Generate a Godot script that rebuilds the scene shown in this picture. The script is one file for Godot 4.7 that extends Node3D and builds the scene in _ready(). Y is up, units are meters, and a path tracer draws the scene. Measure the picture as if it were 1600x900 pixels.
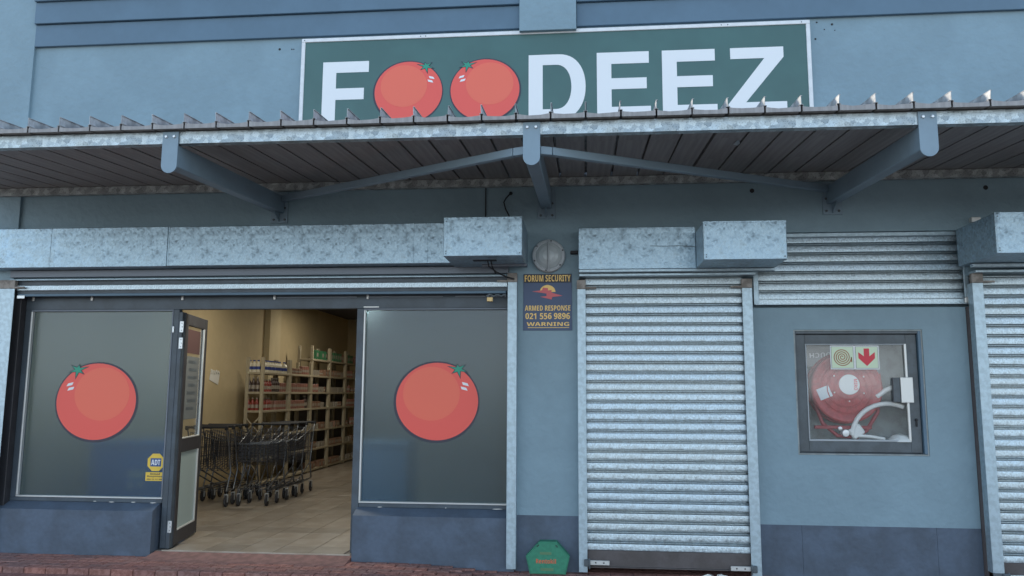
extends Node3D

var M := {}
var rng := RandomNumberGenerator.new()

# ---------------------------------------------------------------- naming and nodes
func numbered(parent: Node, called: String) -> String:
	if not parent.has_node(NodePath(called)):
		return called
	var i := 1
	while parent.has_node(NodePath("%s_%03d" % [called, i])):
		i += 1
	return "%s_%03d" % [called, i]

func origin_of(n: Node) -> Vector3:
	var p := Vector3.ZERO
	while n != self and n != null:
		p += (n as Node3D).position
		n = n.get_parent()
	return p

func thing(called: String, label: String, category: String, at := Vector3.ZERO, group := "", kind := "") -> Node3D:
	var o := Node3D.new()
	o.name = numbered(self, called)
	add_child(o)
	o.position = at
	tag(o, label, category, group, kind)
	return o

func tag(o: Node, label := "", category := "", group := "", kind := ""):
	if label != "": o.set_meta("label", label)
	if category != "": o.set_meta("category", category)
	if group != "": o.set_meta("group", group)
	if kind != "": o.set_meta("kind", kind)

func put(called: String, mesh: Mesh, at: Vector3, parent: Node = self, basis := Basis()) -> MeshInstance3D:
	var mi := MeshInstance3D.new()
	mi.name = numbered(parent, called)
	mi.mesh = mesh
	parent.add_child(mi, true)
	mi.transform = Transform3D(basis, at - origin_of(parent))
	return mi

func obj(called: String, st: SurfaceTool, m: Material, parent: Node = self, label := "") -> MeshInstance3D:
	st.set_material(m)
	var mi := put(called, st.commit(), Vector3.ZERO, parent)
	if label != "": mi.set_meta("label", label)
	return mi

func local_obj(called: String, st: SurfaceTool, m: Material, parent: Node) -> MeshInstance3D:
	st.set_material(m)
	var mi := MeshInstance3D.new()
	mi.name = numbered(parent, called)
	mi.mesh = st.commit()
	parent.add_child(mi, true)
	return mi

func baked(st: SurfaceTool, m: Material) -> Mesh:
	st.set_material(m)
	return st.commit()

# ---------------------------------------------------------------- shapes
func mb() -> SurfaceTool:
	var st := SurfaceTool.new()
	st.begin(Mesh.PRIMITIVE_TRIANGLES)
	return st

func poly(st: SurfaceTool, pts: Array, n: Vector3):
	for i in range(1, pts.size() - 1):
		var a: Vector3 = pts[0]
		var b: Vector3 = pts[i]
		var c: Vector3 = pts[i + 1]
		if (b - a).cross(c - a).dot(n) > 0.0:
			var t := b
			b = c
			c = t
		for v in [a, b, c]:
			st.set_normal(n)
			st.add_vertex(v)

func bx(st: SurfaceTool, c: Vector3, s: Vector3, b := 0.0, q := Basis()):
	var h := s * 0.5
	b = minf(b, 0.45 * minf(s.x, minf(s.y, s.z)))
	var p := func(sg: Vector3, ax: int) -> Vector3:
		var v := Vector3(h.x - b, h.y - b, h.z - b)
		v[ax] = h[ax]
		return c + q * (v * sg)
	for ax in 3:
		var u := (ax + 1) % 3
		var w := (ax + 2) % 3
		for s1 in [-1.0, 1.0]:
			var pts := []
			for k in [[-1.0, -1.0], [1.0, -1.0], [1.0, 1.0], [-1.0, 1.0]]:
				var sg := Vector3()
				sg[ax] = s1
				sg[u] = k[0]
				sg[w] = k[1]
				pts.append(p.call(sg, ax))
			var n := Vector3()
			n[ax] = s1
			poly(st, pts, q * n)
			if b > 0.0:
				for s2 in [-1.0, 1.0]:
					var e := []
					for k in [[ax, -1.0], [ax, 1.0], [u, 1.0], [u, -1.0]]:
						var sg := Vector3()
						sg[ax] = s1
						sg[u] = s2
						sg[w] = k[1]
						e.append(p.call(sg, k[0]))
					var n2 := Vector3()
					n2[ax] = s1
					n2[u] = s2
					poly(st, e, q * n2.normalized())
	if b > 0.0:
		for sx in [-1.0, 1.0]:
			for sy in [-1.0, 1.0]:
				for sz in [-1.0, 1.0]:
					var sg := Vector3(sx, sy, sz)
					poly(st, [p.call(sg, 0), p.call(sg, 1), p.call(sg, 2)], q * sg.normalized())

# a box given by its limits
func lim(st: SurfaceTool, x0: float, x1: float, y0: float, y1: float, z0: float, z1: float, b := 0.0):
	bx(st, Vector3((x0 + x1) / 2, (y0 + y1) / 2, (z0 + z1) / 2), Vector3(absf(x1 - x0), absf(y1 - y0), absf(z1 - z0)), b)

# a straight bar between two points: w across (horizontal), t upright
func bar(st: SurfaceTool, a: Vector3, b: Vector3, w: float, t: float, bev := 0.0):
	var d := (b - a).normalized()
	var up := Vector3.UP if absf(d.y) < 0.95 else Vector3.BACK
	var s := d.cross(up).normalized()
	var u := s.cross(d).normalized()
	bx(st, (a + b) / 2, Vector3(w, t, (b - a).length()), bev, Basis(s, u, -d))

func tube(st: SurfaceTool, pts: Array, r: float, sides := 8):
	var rings := []
	var side := Vector3.ZERO
	for i in pts.size():
		var d: Vector3
		if i == 0: d = pts[1] - pts[0]
		elif i == pts.size() - 1: d = pts[i] - pts[i - 1]
		else: d = (pts[i + 1] - pts[i]).normalized() + (pts[i] - pts[i - 1]).normalized()
		d = d.normalized()
		if side == Vector3.ZERO:
			side = d.cross(Vector3.UP if absf(d.y) < 0.9 else Vector3.RIGHT).normalized()
		else:
			side = (side - d * side.dot(d)).normalized()
		var up := d.cross(side)
		var ring := []
		for k in sides:
			var a := TAU * k / sides
			ring.append([pts[i] + (side * cos(a) + up * sin(a)) * r, side * cos(a) + up * sin(a)])
		rings.append(ring)
	for i in rings.size() - 1:
		for k in sides:
			smooth4(st, rings[i][k], rings[i][(k + 1) % sides], rings[i + 1][(k + 1) % sides], rings[i + 1][k])
	for e in [[0, 1], [rings.size() - 1, rings.size() - 2]]:
		var cap := []
		for k in sides: cap.append(rings[e[0]][k][0])
		poly(st, cap, (pts[e[0]] - pts[e[1]]).normalized())

func smooth4(st: SurfaceTool, a, b, c, d):
	for t in [[a, b, c], [a, c, d]]:
		var n: Vector3 = t[0][1] + t[1][1] + t[2][1]
		var o: Array = t
		if ((t[1][0] - t[0][0]) as Vector3).cross(t[2][0] - t[0][0]).dot(n) > 0.0:
			o = [t[0], t[2], t[1]]
		for v in o:
			st.set_normal((v[1] as Vector3).normalized())
			st.add_vertex(v[0])

# profile of (radius, height) turned about an axis through c
func lathe(st: SurfaceTool, prof: Array, c: Vector3, axis := Vector3.UP, seg := 28):
	var x := axis.cross(Vector3.UP if absf(axis.y) < 0.9 else Vector3.RIGHT).normalized()
	var y := axis.cross(x)
	for i in prof.size() - 1:
		var p: Vector2 = prof[i]
		var r: Vector2 = prof[i + 1]
		var d := (r - p).normalized()
		var nn := Vector2(d.y, -d.x)
		for k in seg:
			var q := []
			for e in [[p, k], [r, k], [r, k + 1], [p, k + 1]]:
				var a: float = TAU * e[1] / seg
				var rad: Vector3 = x * cos(a) + y * sin(a)
				q.append([c + rad * e[0].x + axis * e[0].y, rad * nn.x + axis * nn.y])
			smooth4(st, q[0], q[1], q[2], q[3])

# flat outline in x-y given a thickness in z
func prism(st: SurfaceTool, pts: PackedVector2Array, z0: float, z1: float, tf := Transform3D()):
	var idx := Geometry2D.triangulate_polygon(pts)
	for z in [z0, z1]:
		var n := Vector3(0, 0, 1 if z == z1 else -1)
		for i in range(0, idx.size(), 3):
			var t := []
			for k in 3: t.append(tf * Vector3(pts[idx[i + k]].x, pts[idx[i + k]].y, z))
			poly(st, t, tf.basis * n)
	var cw := 1.0 if Geometry2D.is_polygon_clockwise(pts) else -1.0
	for i in pts.size():
		var a := pts[i]
		var b := pts[(i + 1) % pts.size()]
		var n2 := (b - a).orthogonal().normalized() * -cw
		poly(st, [tf * Vector3(a.x, a.y, z0), tf * Vector3(b.x, b.y, z0), tf * Vector3(b.x, b.y, z1), tf * Vector3(a.x, a.y, z1)], tf.basis * Vector3(n2.x, n2.y, 0))

func ellipse(cx: float, cy: float, rx: float, ry: float, n := 48) -> PackedVector2Array:
	var p := PackedVector2Array()
	for k in n:
		p.append(Vector2(cx + rx * cos(TAU * k / n), cy + ry * sin(TAU * k / n)))
	return p

func rect2(x0: float, y0: float, x1: float, y1: float) -> PackedVector2Array:
	return PackedVector2Array([Vector2(x0, y0), Vector2(x1, y0), Vector2(x1, y1), Vector2(x0, y1)])

func letters(called: String, s: String, c: Vector3, w: float, h: float, m: Material, parent: Node, depth := 0.002, weight := 700, turn := 0.0) -> MeshInstance3D:
	var f := SystemFont.new()
	f.font_names = PackedStringArray(["Droid Sans"])
	f.font_weight = weight
	var t := TextMesh.new()
	t.font = f
	t.text = s
	t.font_size = 64
	t.pixel_size = 0.01
	t.depth = 0.1
	t.material = m
	var box := t.get_aabb()
	var k := Vector3(w / maxf(box.size.x, 0.001), h / maxf(box.size.y, 0.001), depth / 0.1)
	var b := Basis(Vector3.BACK, turn) * Basis.from_scale(k)
	return put(called, t, c - b * box.get_center(), parent, b)

# ---------------------------------------------------------------- materials
func noise(kind: int, freq: float, sd: int, octaves := 4) -> FastNoiseLite:
	var n := FastNoiseLite.new()
	n.noise_type = kind as FastNoiseLite.NoiseType
	n.frequency = freq
	n.seed = sd
	n.fractal_octaves = octaves
	if kind == FastNoiseLite.TYPE_CELLULAR:
		n.fractal_type = FastNoiseLite.FRACTAL_NONE
		n.cellular_return_type = FastNoiseLite.RETURN_CELL_VALUE
		n.cellular_jitter = 1.0
	return n

# tone = 1 - amount * mixture of a coarse and a fine pattern
func tone_map(size: int, coarse: float, fine: float, sd: int, amount: float, tint := Color(1, 1, 1), specks := 0.0) -> ImageTexture:
	var a := noise(FastNoiseLite.TYPE_SIMPLEX_SMOOTH, coarse, sd).get_seamless_image(size, size)
	var b := noise(FastNoiseLite.TYPE_SIMPLEX_SMOOTH, fine, sd + 7, 3).get_seamless_image(size, size)
	var im := Image.create(size, size, false, Image.FORMAT_RGB8)
	for y in size:
		for x in size:
			var c := smoothstep(0.25, 0.75, a.get_pixel(x, y).r)
			var f := b.get_pixel(x, y).r
			var v := (0.6 * c + 0.4 * f) * amount
			if specks > 0.0 and f > 1.0 - specks: v += 0.25
			im.set_pixel(x, y, Color(1.0 - v * tint.r, 1.0 - v * tint.g, 1.0 - v * tint.b))
	return ImageTexture.create_from_image(im)

func grey(n: FastNoiseLite, size: int, lo: float, hi: float) -> ImageTexture:
	var a := n.get_seamless_image(size, size)
	var im := Image.create(size, size, false, Image.FORMAT_RGB8)
	for y in size:
		for x in size:
			var v := lerpf(lo, hi, a.get_pixel(x, y).r)
			im.set_pixel(x, y, Color(v, v, v))
	return ImageTexture.create_from_image(im)

func normal_from(n: FastNoiseLite, size: int, strength: float) -> ImageTexture:
	var a := n.get_seamless_image(size, size)
	a.bump_map_to_normal_map(strength)
	return ImageTexture.create_from_image(a)

# zinc crystals: each cell has its own tone and tilt
func spangle(size: int, freq: float, sd: int, spread: float, wave := 0.04) -> Array:
	var n := noise(FastNoiseLite.TYPE_CELLULAR, freq, sd)
	n.domain_warp_enabled = true
	n.domain_warp_amplitude = 14.0
	n.domain_warp_frequency = freq * 1.6
	var a := n.get_seamless_image(size, size)
	var big := noise(FastNoiseLite.TYPE_SIMPLEX_SMOOTH, 0.006, sd + 3).get_seamless_image(size, size)
	var fine := noise(FastNoiseLite.TYPE_SIMPLEX_SMOOTH, 0.11, sd + 5, 2).get_seamless_image(size, size)
	var al := Image.create(size, size, false, Image.FORMAT_RGB8)
	var ro := Image.create(size, size, false, Image.FORMAT_RGB8)
	var no := Image.create(size, size, false, Image.FORMAT_RGB8)
	for y in size:
		for x in size:
			var v := a.get_pixel(x, y).r
			var g := big.get_pixel(x, y).r
			var f := fine.get_pixel(x, y).r
			var k := clampf(1.0 - spread * (0.5 * (1.0 - v) + 0.35 * (1.0 - g) + 0.3 * smoothstep(0.62, 0.8, f)), 0.0, 1.0)
			al.set_pixel(x, y, Color(k, k, k))
			var r := clampf(0.28 + 0.16 * v + 0.12 * g, 0.0, 1.0)
			ro.set_pixel(x, y, Color(r, r, r))
			var tx := sin(v * 91.0) * 0.06 + (f - 0.5) * 0.05 + (big.get_pixel((x + 97) % size, y).r - 0.5) * wave
			var ty := cos(v * 57.0) * 0.06 + (g - 0.5) * wave
			no.set_pixel(x, y, Color(0.5 + 0.5 * tx, 0.5 + 0.5 * ty, 0.99))
	return [ImageTexture.create_from_image(al), ImageTexture.create_from_image(ro), ImageTexture.create_from_image(no)]

func mat(c: Color, rough := 0.7, metal := 0.0, tex: Texture2D = null, scale := 1.0, nrm: Texture2D = null, nstr := 1.0, world := true) -> StandardMaterial3D:
	var m := StandardMaterial3D.new()
	m.albedo_color = c
	m.roughness = rough
	m.metallic = metal
	m.uv1_triplanar = tex != null or nrm != null
	m.uv1_world_triplanar = world
	m.uv1_scale = Vector3.ONE * scale
	m.albedo_texture = tex
	if nrm:
		m.normal_enabled = true
		m.normal_texture = nrm
		m.normal_scale = nstr
	return m

func lin(r: float, g: float, b: float) -> Color:
	return Color(r, g, b).linear_to_srgb()

func make_materials():
	var plaster := tone_map(512, 0.004, 0.03, 11, 0.06)
	var plaster_n := normal_from(noise(FastNoiseLite.TYPE_SIMPLEX_SMOOTH, 0.05, 21, 4), 512, 2.0)
	var dirt := tone_map(512, 0.008, 0.06, 31, 0.16, Color(0.9, 1.0, 1.1))
	M.wall = mat(lin(0.232, 0.332, 0.385), 0.62, 0, plaster, 0.45, plaster_n, 0.45)
	M.wall_dark = mat(lin(0.092, 0.125, 0.175), 0.6, 0, dirt, 0.6, plaster_n, 0.3)
	M.ledge = mat(lin(0.105, 0.178, 0.245), 0.5, 0, plaster, 0.6)
	M.steel_paint = mat(lin(0.21, 0.29, 0.35), 0.45, 0, plaster, 0.8)
	M.frame = mat(lin(0.068, 0.09, 0.112), 0.45, 0, dirt, 0.9)
	M.frame_brown = mat(lin(0.04, 0.040, 0.046), 0.5, 0, dirt, 0.9)
	M.inner_wall = mat(lin(0.53, 0.42, 0.245), 0.75, 0, plaster, 0.4)
	M.inner_wall_pale = mat(lin(0.56, 0.46, 0.28), 0.75, 0, plaster, 0.4)
	M.ceiling = mat(lin(0.10, 0.10, 0.12), 0.85, 0, plaster, 0.4)
	var sp := spangle(512, 0.055, 5, 0.34, 0.20)
	var sp3 := spangle(512, 0.05, 25, 0.36)
	var sp2 := spangle(512, 0.04, 15, 0.5)
	M.galv = mat(lin(0.50, 0.66, 0.77), 1.0, 0.75, sp[0], 2.0, sp[2], 0.9)
	M.galv.roughness_texture = sp[1]
	M.galv_coarse = mat(lin(0.68, 0.77, 0.80), 1.0, 0.7, sp2[0], 1.3, sp2[2], 1.0)
	M.galv_coarse.roughness_texture = sp2[1]
	M.galv_slat = mat(lin(0.70, 0.82, 0.88), 1.0, 0.7, sp3[0], 3.2, sp3[2], 0.8)
	M.galv_slat.roughness_texture = sp3[1]
	M.galv_dull = mat(lin(0.62, 0.66, 0.66), 0.6, 0.3, sp2[0], 1.1)
	M.guide = mat(lin(0.46, 0.57, 0.63), 0.45, 0.6, tone_map(512, 0.02, 0.12, 61, 0.12), 1.6)
	M.rusty = mat(lin(0.36, 0.33, 0.30), 0.7, 0.2, tone_map(256, 0.012, 0.08, 71, 0.3, Color(0.95, 1.0, 1.04)), 3.0)
	M.brown_bar = mat(lin(0.115, 0.10, 0.098), 0.7, 0.1, dirt, 1.0)
	# roof underside: fine streaks along the sheet
	var streak := Image.create(256, 256, false, Image.FORMAT_RGB8)
	var sn := noise(FastNoiseLite.TYPE_SIMPLEX_SMOOTH, 0.05, 81, 3)
	for y in 256:
		for x in 256:
			var v := 0.92 + 0.10 * sn.get_noise_2d(x * 1.6, y * 0.05)
			streak.set_pixel(x, y, Color(v, v * 0.99, v * 0.98))
	M.roof = mat(lin(0.36, 0.35, 0.35), 0.6, 0.15, ImageTexture.create_from_image(streak), 1.4)
	M.roof_top = mat(lin(0.55, 0.56, 0.57), 0.5, 0.3, tone_map(256, 0.01, 0.06, 91, 0.3), 2.0)
	M.sign_green = mat(lin(0.056, 0.138, 0.128), 0.32, 0, tone_map(256, 0.006, 0.04, 101, 0.08), 0.5)
	M.sign_white = mat(lin(0.80, 0.80, 0.80), 0.4)
	M.frame_white = mat(lin(0.78, 0.78, 0.78), 0.4, 0, tone_map(256, 0.02, 0.09, 111, 0.05), 2.0)
	M.tomato = mat(lin(0.82, 0.10, 0.075), 0.4)
	M.tomato_light = mat(lin(0.84, 0.145, 0.085), 0.4)
	M.ink = mat(lin(0.03, 0.03, 0.05), 0.45)
	M.leaf = mat(lin(0.02, 0.30, 0.19), 0.45)
	M.bead = mat(lin(0.62, 0.62, 0.60), 0.4, 0.5)
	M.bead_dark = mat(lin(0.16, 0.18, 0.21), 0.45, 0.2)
	M.zinc = mat(lin(0.62, 0.64, 0.65), 0.38, 0.7)
	M.yellow = mat(lin(0.75, 0.50, 0.06), 0.45)
	M.adt_blue = mat(lin(0.02, 0.07, 0.22), 0.45)
	M.sec_blue = mat(lin(0.055, 0.085, 0.16), 0.5)
	M.sec_black = mat(lin(0.02, 0.022, 0.03), 0.5)
	M.sec_gold = mat(lin(0.88, 0.58, 0.18), 0.5)
	M.sec_red = mat(lin(0.60, 0.12, 0.13), 0.5)
	M.sec_white = mat(lin(0.55, 0.6, 0.62), 0.5)
	M.bait_green = mat(lin(0.035, 0.24, 0.14), 0.5, 0, tone_map(256, 0.02, 0.08, 121, 0.12), 4.0)
	M.bait_red = mat(lin(0.62, 0.13, 0.06), 0.6)
	M.lamp_rim = mat(lin(0.40, 0.43, 0.45), 0.5)
	M.lamp_glass = mat(lin(0.42, 0.46, 0.47), 0.25)
	M.brass = mat(lin(0.50, 0.36, 0.17), 0.4, 0.6)
	M.black = mat(lin(0.012, 0.012, 0.014), 0.6)
	M.tyre = mat(lin(0.03, 0.03, 0.033), 0.7)
	M.chrome = mat(lin(0.20, 0.21, 0.23), 0.35, 0.8)
	M.wire = mat(lin(0.06, 0.06, 0.065), 0.45, 0.4)
	M.fork = mat(lin(0.55, 0.57, 0.58), 0.4, 0.3)
	M.shelf = mat(lin(0.34, 0.29, 0.20), 0.6)
	M.shelf_back = mat(lin(0.07, 0.065, 0.07), 0.8)
	M.reel_red = mat(lin(0.42, 0.055, 0.055), 0.42, 0, tone_map(256, 0.02, 0.08, 131, 0.2), 3.0)
	M.reel_dark = mat(lin(0.26, 0.03, 0.035), 0.5)
	M.cab_frame = mat(lin(0.10, 0.12, 0.135), 0.5, 0, dirt, 1.5)
	M.cab_inside = mat(lin(0.34, 0.38, 0.38), 0.7, 0, dirt, 1.5)
	M.pale_sign = mat(lin(0.62, 0.72, 0.52), 0.5)
	M.sign_brown = mat(lin(0.33, 0.14, 0.06), 0.5)
	M.sign_red = mat(lin(0.62, 0.04, 0.06), 0.5)
	M.card = mat(lin(0.36, 0.35, 0.34), 0.8)
	M.white_plastic = mat(lin(0.66, 0.68, 0.66), 0.45)
	M.paper = mat(lin(0.70, 0.68, 0.62), 0.8)
	M.blue = mat(lin(0.02, 0.26, 0.80), 0.5)
	M.blue_grey = mat(lin(0.05, 0.12, 0.20), 0.5)
	M.tile = []
	var tile_tone := tone_map(256, 0.01, 0.06, 141, 0.16, Color(0.8, 1, 1.2))
	for k in 4:
		M.tile.append(mat(lin(0.37, 0.325, 0.27) * (1.0 - 0.04 * k), 0.3, 0, tile_tone, 1.0 + 0.1 * k))
	M.grout = mat(lin(0.22, 0.19, 0.16), 0.8)
	M.brick = []
	var brick_tone := tone_map(256, 0.02, 0.09, 151, 0.32, Color(0.8, 1, 1.1), 0.16)
	var brick_n := normal_from(noise(FastNoiseLite.TYPE_SIMPLEX_SMOOTH, 0.08, 153, 4), 256, 4.0)
	for c in [[0.38, 0.19, 0.155], [0.34, 0.17, 0.145], [0.42, 0.20, 0.16], [0.31, 0.175, 0.155], [0.36, 0.20, 0.17]]:
		M.brick.append(mat(lin(c[0], c[1], c[2]), 0.8, 0, brick_tone, 3.0, brick_n, 0.8))
	M.joint = mat(lin(0.20, 0.13, 0.11), 0.95, 0, brick_tone, 4.0)
	M.asphalt = mat(lin(0.20, 0.185, 0.17), 0.9, 0, tone_map(512, 0.01, 0.15, 161, 0.4), 0.4)
	M.kerb = mat(lin(0.34, 0.33, 0.31), 0.85, 0, dirt, 1.0)
	var fg := StandardMaterial3D.new()
	fg.albedo_color = Color(lin(0.26, 0.40, 0.48), 0.09)
	fg.roughness = 0.2
	fg.refraction_enabled = true
	fg.refraction_scale = 0.05
	M.frosted = fg
	var gl := StandardMaterial3D.new()
	gl.albedo_color = Color(0.9, 0.95, 0.95, 0.02)
	gl.metallic_specular = 0.4
	gl.roughness = 0.04
	gl.transparency = BaseMaterial3D.TRANSPARENCY_ALPHA
	M.glass = gl

# ---------------------------------------------------------------- the scene
func _ready():
	rng.seed = 7
	var cam := Camera3D.new()
	cam.name = "camera"
	add_child(cam)
	var pitch := deg_to_rad(7.62)
	var yaw := deg_to_rad(5.40)
	var roll := deg_to_rad(0.295)
	cam.transform = Transform3D(Basis(Vector3.UP, yaw) * Basis(Vector3.RIGHT, pitch) * Basis(Vector3.BACK, roll), Vector3(0, 1.5754, 7.3))
	cam.fov = rad_to_deg(2.0 * atan(450.0 / 1230.0))
	cam.near = 0.05
	cam.far = 900.0
	cam.current = true

	var env := Environment.new()
	var sky_mat := ProceduralSkyMaterial.new()
	sky_mat.sky_top_color = lin(0.12, 0.19, 0.29)
	sky_mat.sky_horizon_color = lin(0.62, 0.68, 0.70)
	sky_mat.sky_curve = 0.16
	sky_mat.ground_bottom_color = Color(0.28, 0.27, 0.26)
	sky_mat.ground_horizon_color = Color(0.62, 0.66, 0.70)
	sky_mat.sky_energy_multiplier = 1.5
	var sky := Sky.new()
	sky.sky_material = sky_mat
	env.background_mode = Environment.BG_SKY
	env.sky = sky
	env.tonemap_mode = Environment.TONE_MAPPER_LINEAR
	env.tonemap_exposure = 1.9
	env.sdfgi_enabled = true
	env.ssao_enabled = true
	env.ssil_enabled = true
	var we := WorldEnvironment.new()
	we.name = "world_environment"
	we.environment = env
	add_child(we)

	var sun := DirectionalLight3D.new()
	sun.name = "sun"
	sun.light_energy = 1.6
	sun.light_color = Color(1.0, 0.95, 0.87)
	sun.light_angular_distance = 0.5
	sun.shadow_enabled = true
	add_child(sun)
	# the sun stands behind the shop, high on its left
	var to_sun := Vector3(-sin(deg_to_rad(33)) * cos(deg_to_rad(43)), sin(deg_to_rad(43)), -cos(deg_to_rad(33)) * cos(deg_to_rad(43)))
	sun.transform = Transform3D(Basis.looking_at(-to_sun, Vector3.UP), Vector3(0, 20, 0))

	make_materials()
	ground()
	building()
	shop_floor()
	awning()
	shop_sign()
	shopfront()
	shutters()
	hose_cabinet()
	wall_fittings()
	interior()

# ---------------------------------------------------------------- ground
# the paving climbs a little towards the shop door
func rise(x: float) -> float:
	return 0.052 * (1.0 - smoothstep(-1.6, -0.7, x))

func ground():
	var st := mb()
	lim(st, -300, 300, -0.5, -0.12, -300, 300)
	var g := obj("ground", st, M.asphalt)
	tag(g, "pale worn paving of the parking area in front of the shops", "ground", "", "structure")
	var p := thing("pavement", "red brick pavement along the foot of the shop fronts", "pavement", Vector3(0, 0, 0.5), "", "structure")
	st = mb()
	lim(st, -12, 12, -0.119, -0.006, -1.25, 2.9)
	obj("bedding", st, M.joint, p)
	st = mb()
	for k in 24:
		lim(st, -12 + k * 1.0, -12 + k * 1.0 + 0.992, -0.119, 0.0, 2.905, 3.05, 0.015)
	var kb := obj("kerb", st, M.kerb, p)
	kb.set_meta("kind", "stuff")
	var meshes := []
	for k in 5:
		st = mb()
		bx(st, Vector3(0, -0.02, 0), Vector3(0.195, 0.09, 0.095), 0.006)
		meshes.append(baked(st, M.brick[k]))
	var n := 0
	for row in 6:
		for i in 49:
			var x := -5.6 + i * 0.2 + (0.1 if row % 2 else 0.0)
			var z := 0.55 - row * 0.1
			if x > 4.2: continue
			var b := Basis(Vector3.UP, rng.randf_range(-0.015, 0.015)) * Basis(Vector3.BACK, rng.randf_range(-0.012, 0.012))
			put("brick", meshes[rng.randi() % 5], Vector3(x, -0.025 + rise(x) + rng.randf_range(-0.003, 0.002), z), p, b)
			n += 1
	st = mb()
	prism(st, PackedVector2Array([Vector2(-0.03, 0.0), Vector2(0.24, 0.0), Vector2(0.24, 0.056), Vector2(-0.018, 0.088), Vector2(-0.03, 0.088)]), 0.0, 1.90, Transform3D(Basis(Vector3(0, 0, 1), Vector3(0, 1, 0), Vector3(1, 0, 0)), Vector3(-4.05, 0, 0)))
	obj("door_ramp", st, mat(lin(0.26, 0.135, 0.115), 0.85, 0, tone_map(256, 0.02, 0.09, 171, 0.22), 2.0), p)
	# further bricks, out of the picture or under the walls
	st = mb()
	for row in range(-7, 24):
		if row >= 1 and row <= 6: continue
		for i in 116:
			var z := 0.65 - row * 0.1 if row > 0 else 0.65 - row * 0.1
			bx(st, Vector3(-11.6 + i * 0.2 + (0.1 if posmod(row, 2) else 0.0), -0.045 + (rise(-11.6 + i * 0.2) if row > 0 else 0.0), z), Vector3(0.195, 0.09, 0.095))
	var far := obj("far_bricks", st, M.brick[1], p)
	far.set_meta("kind", "stuff")

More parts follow.
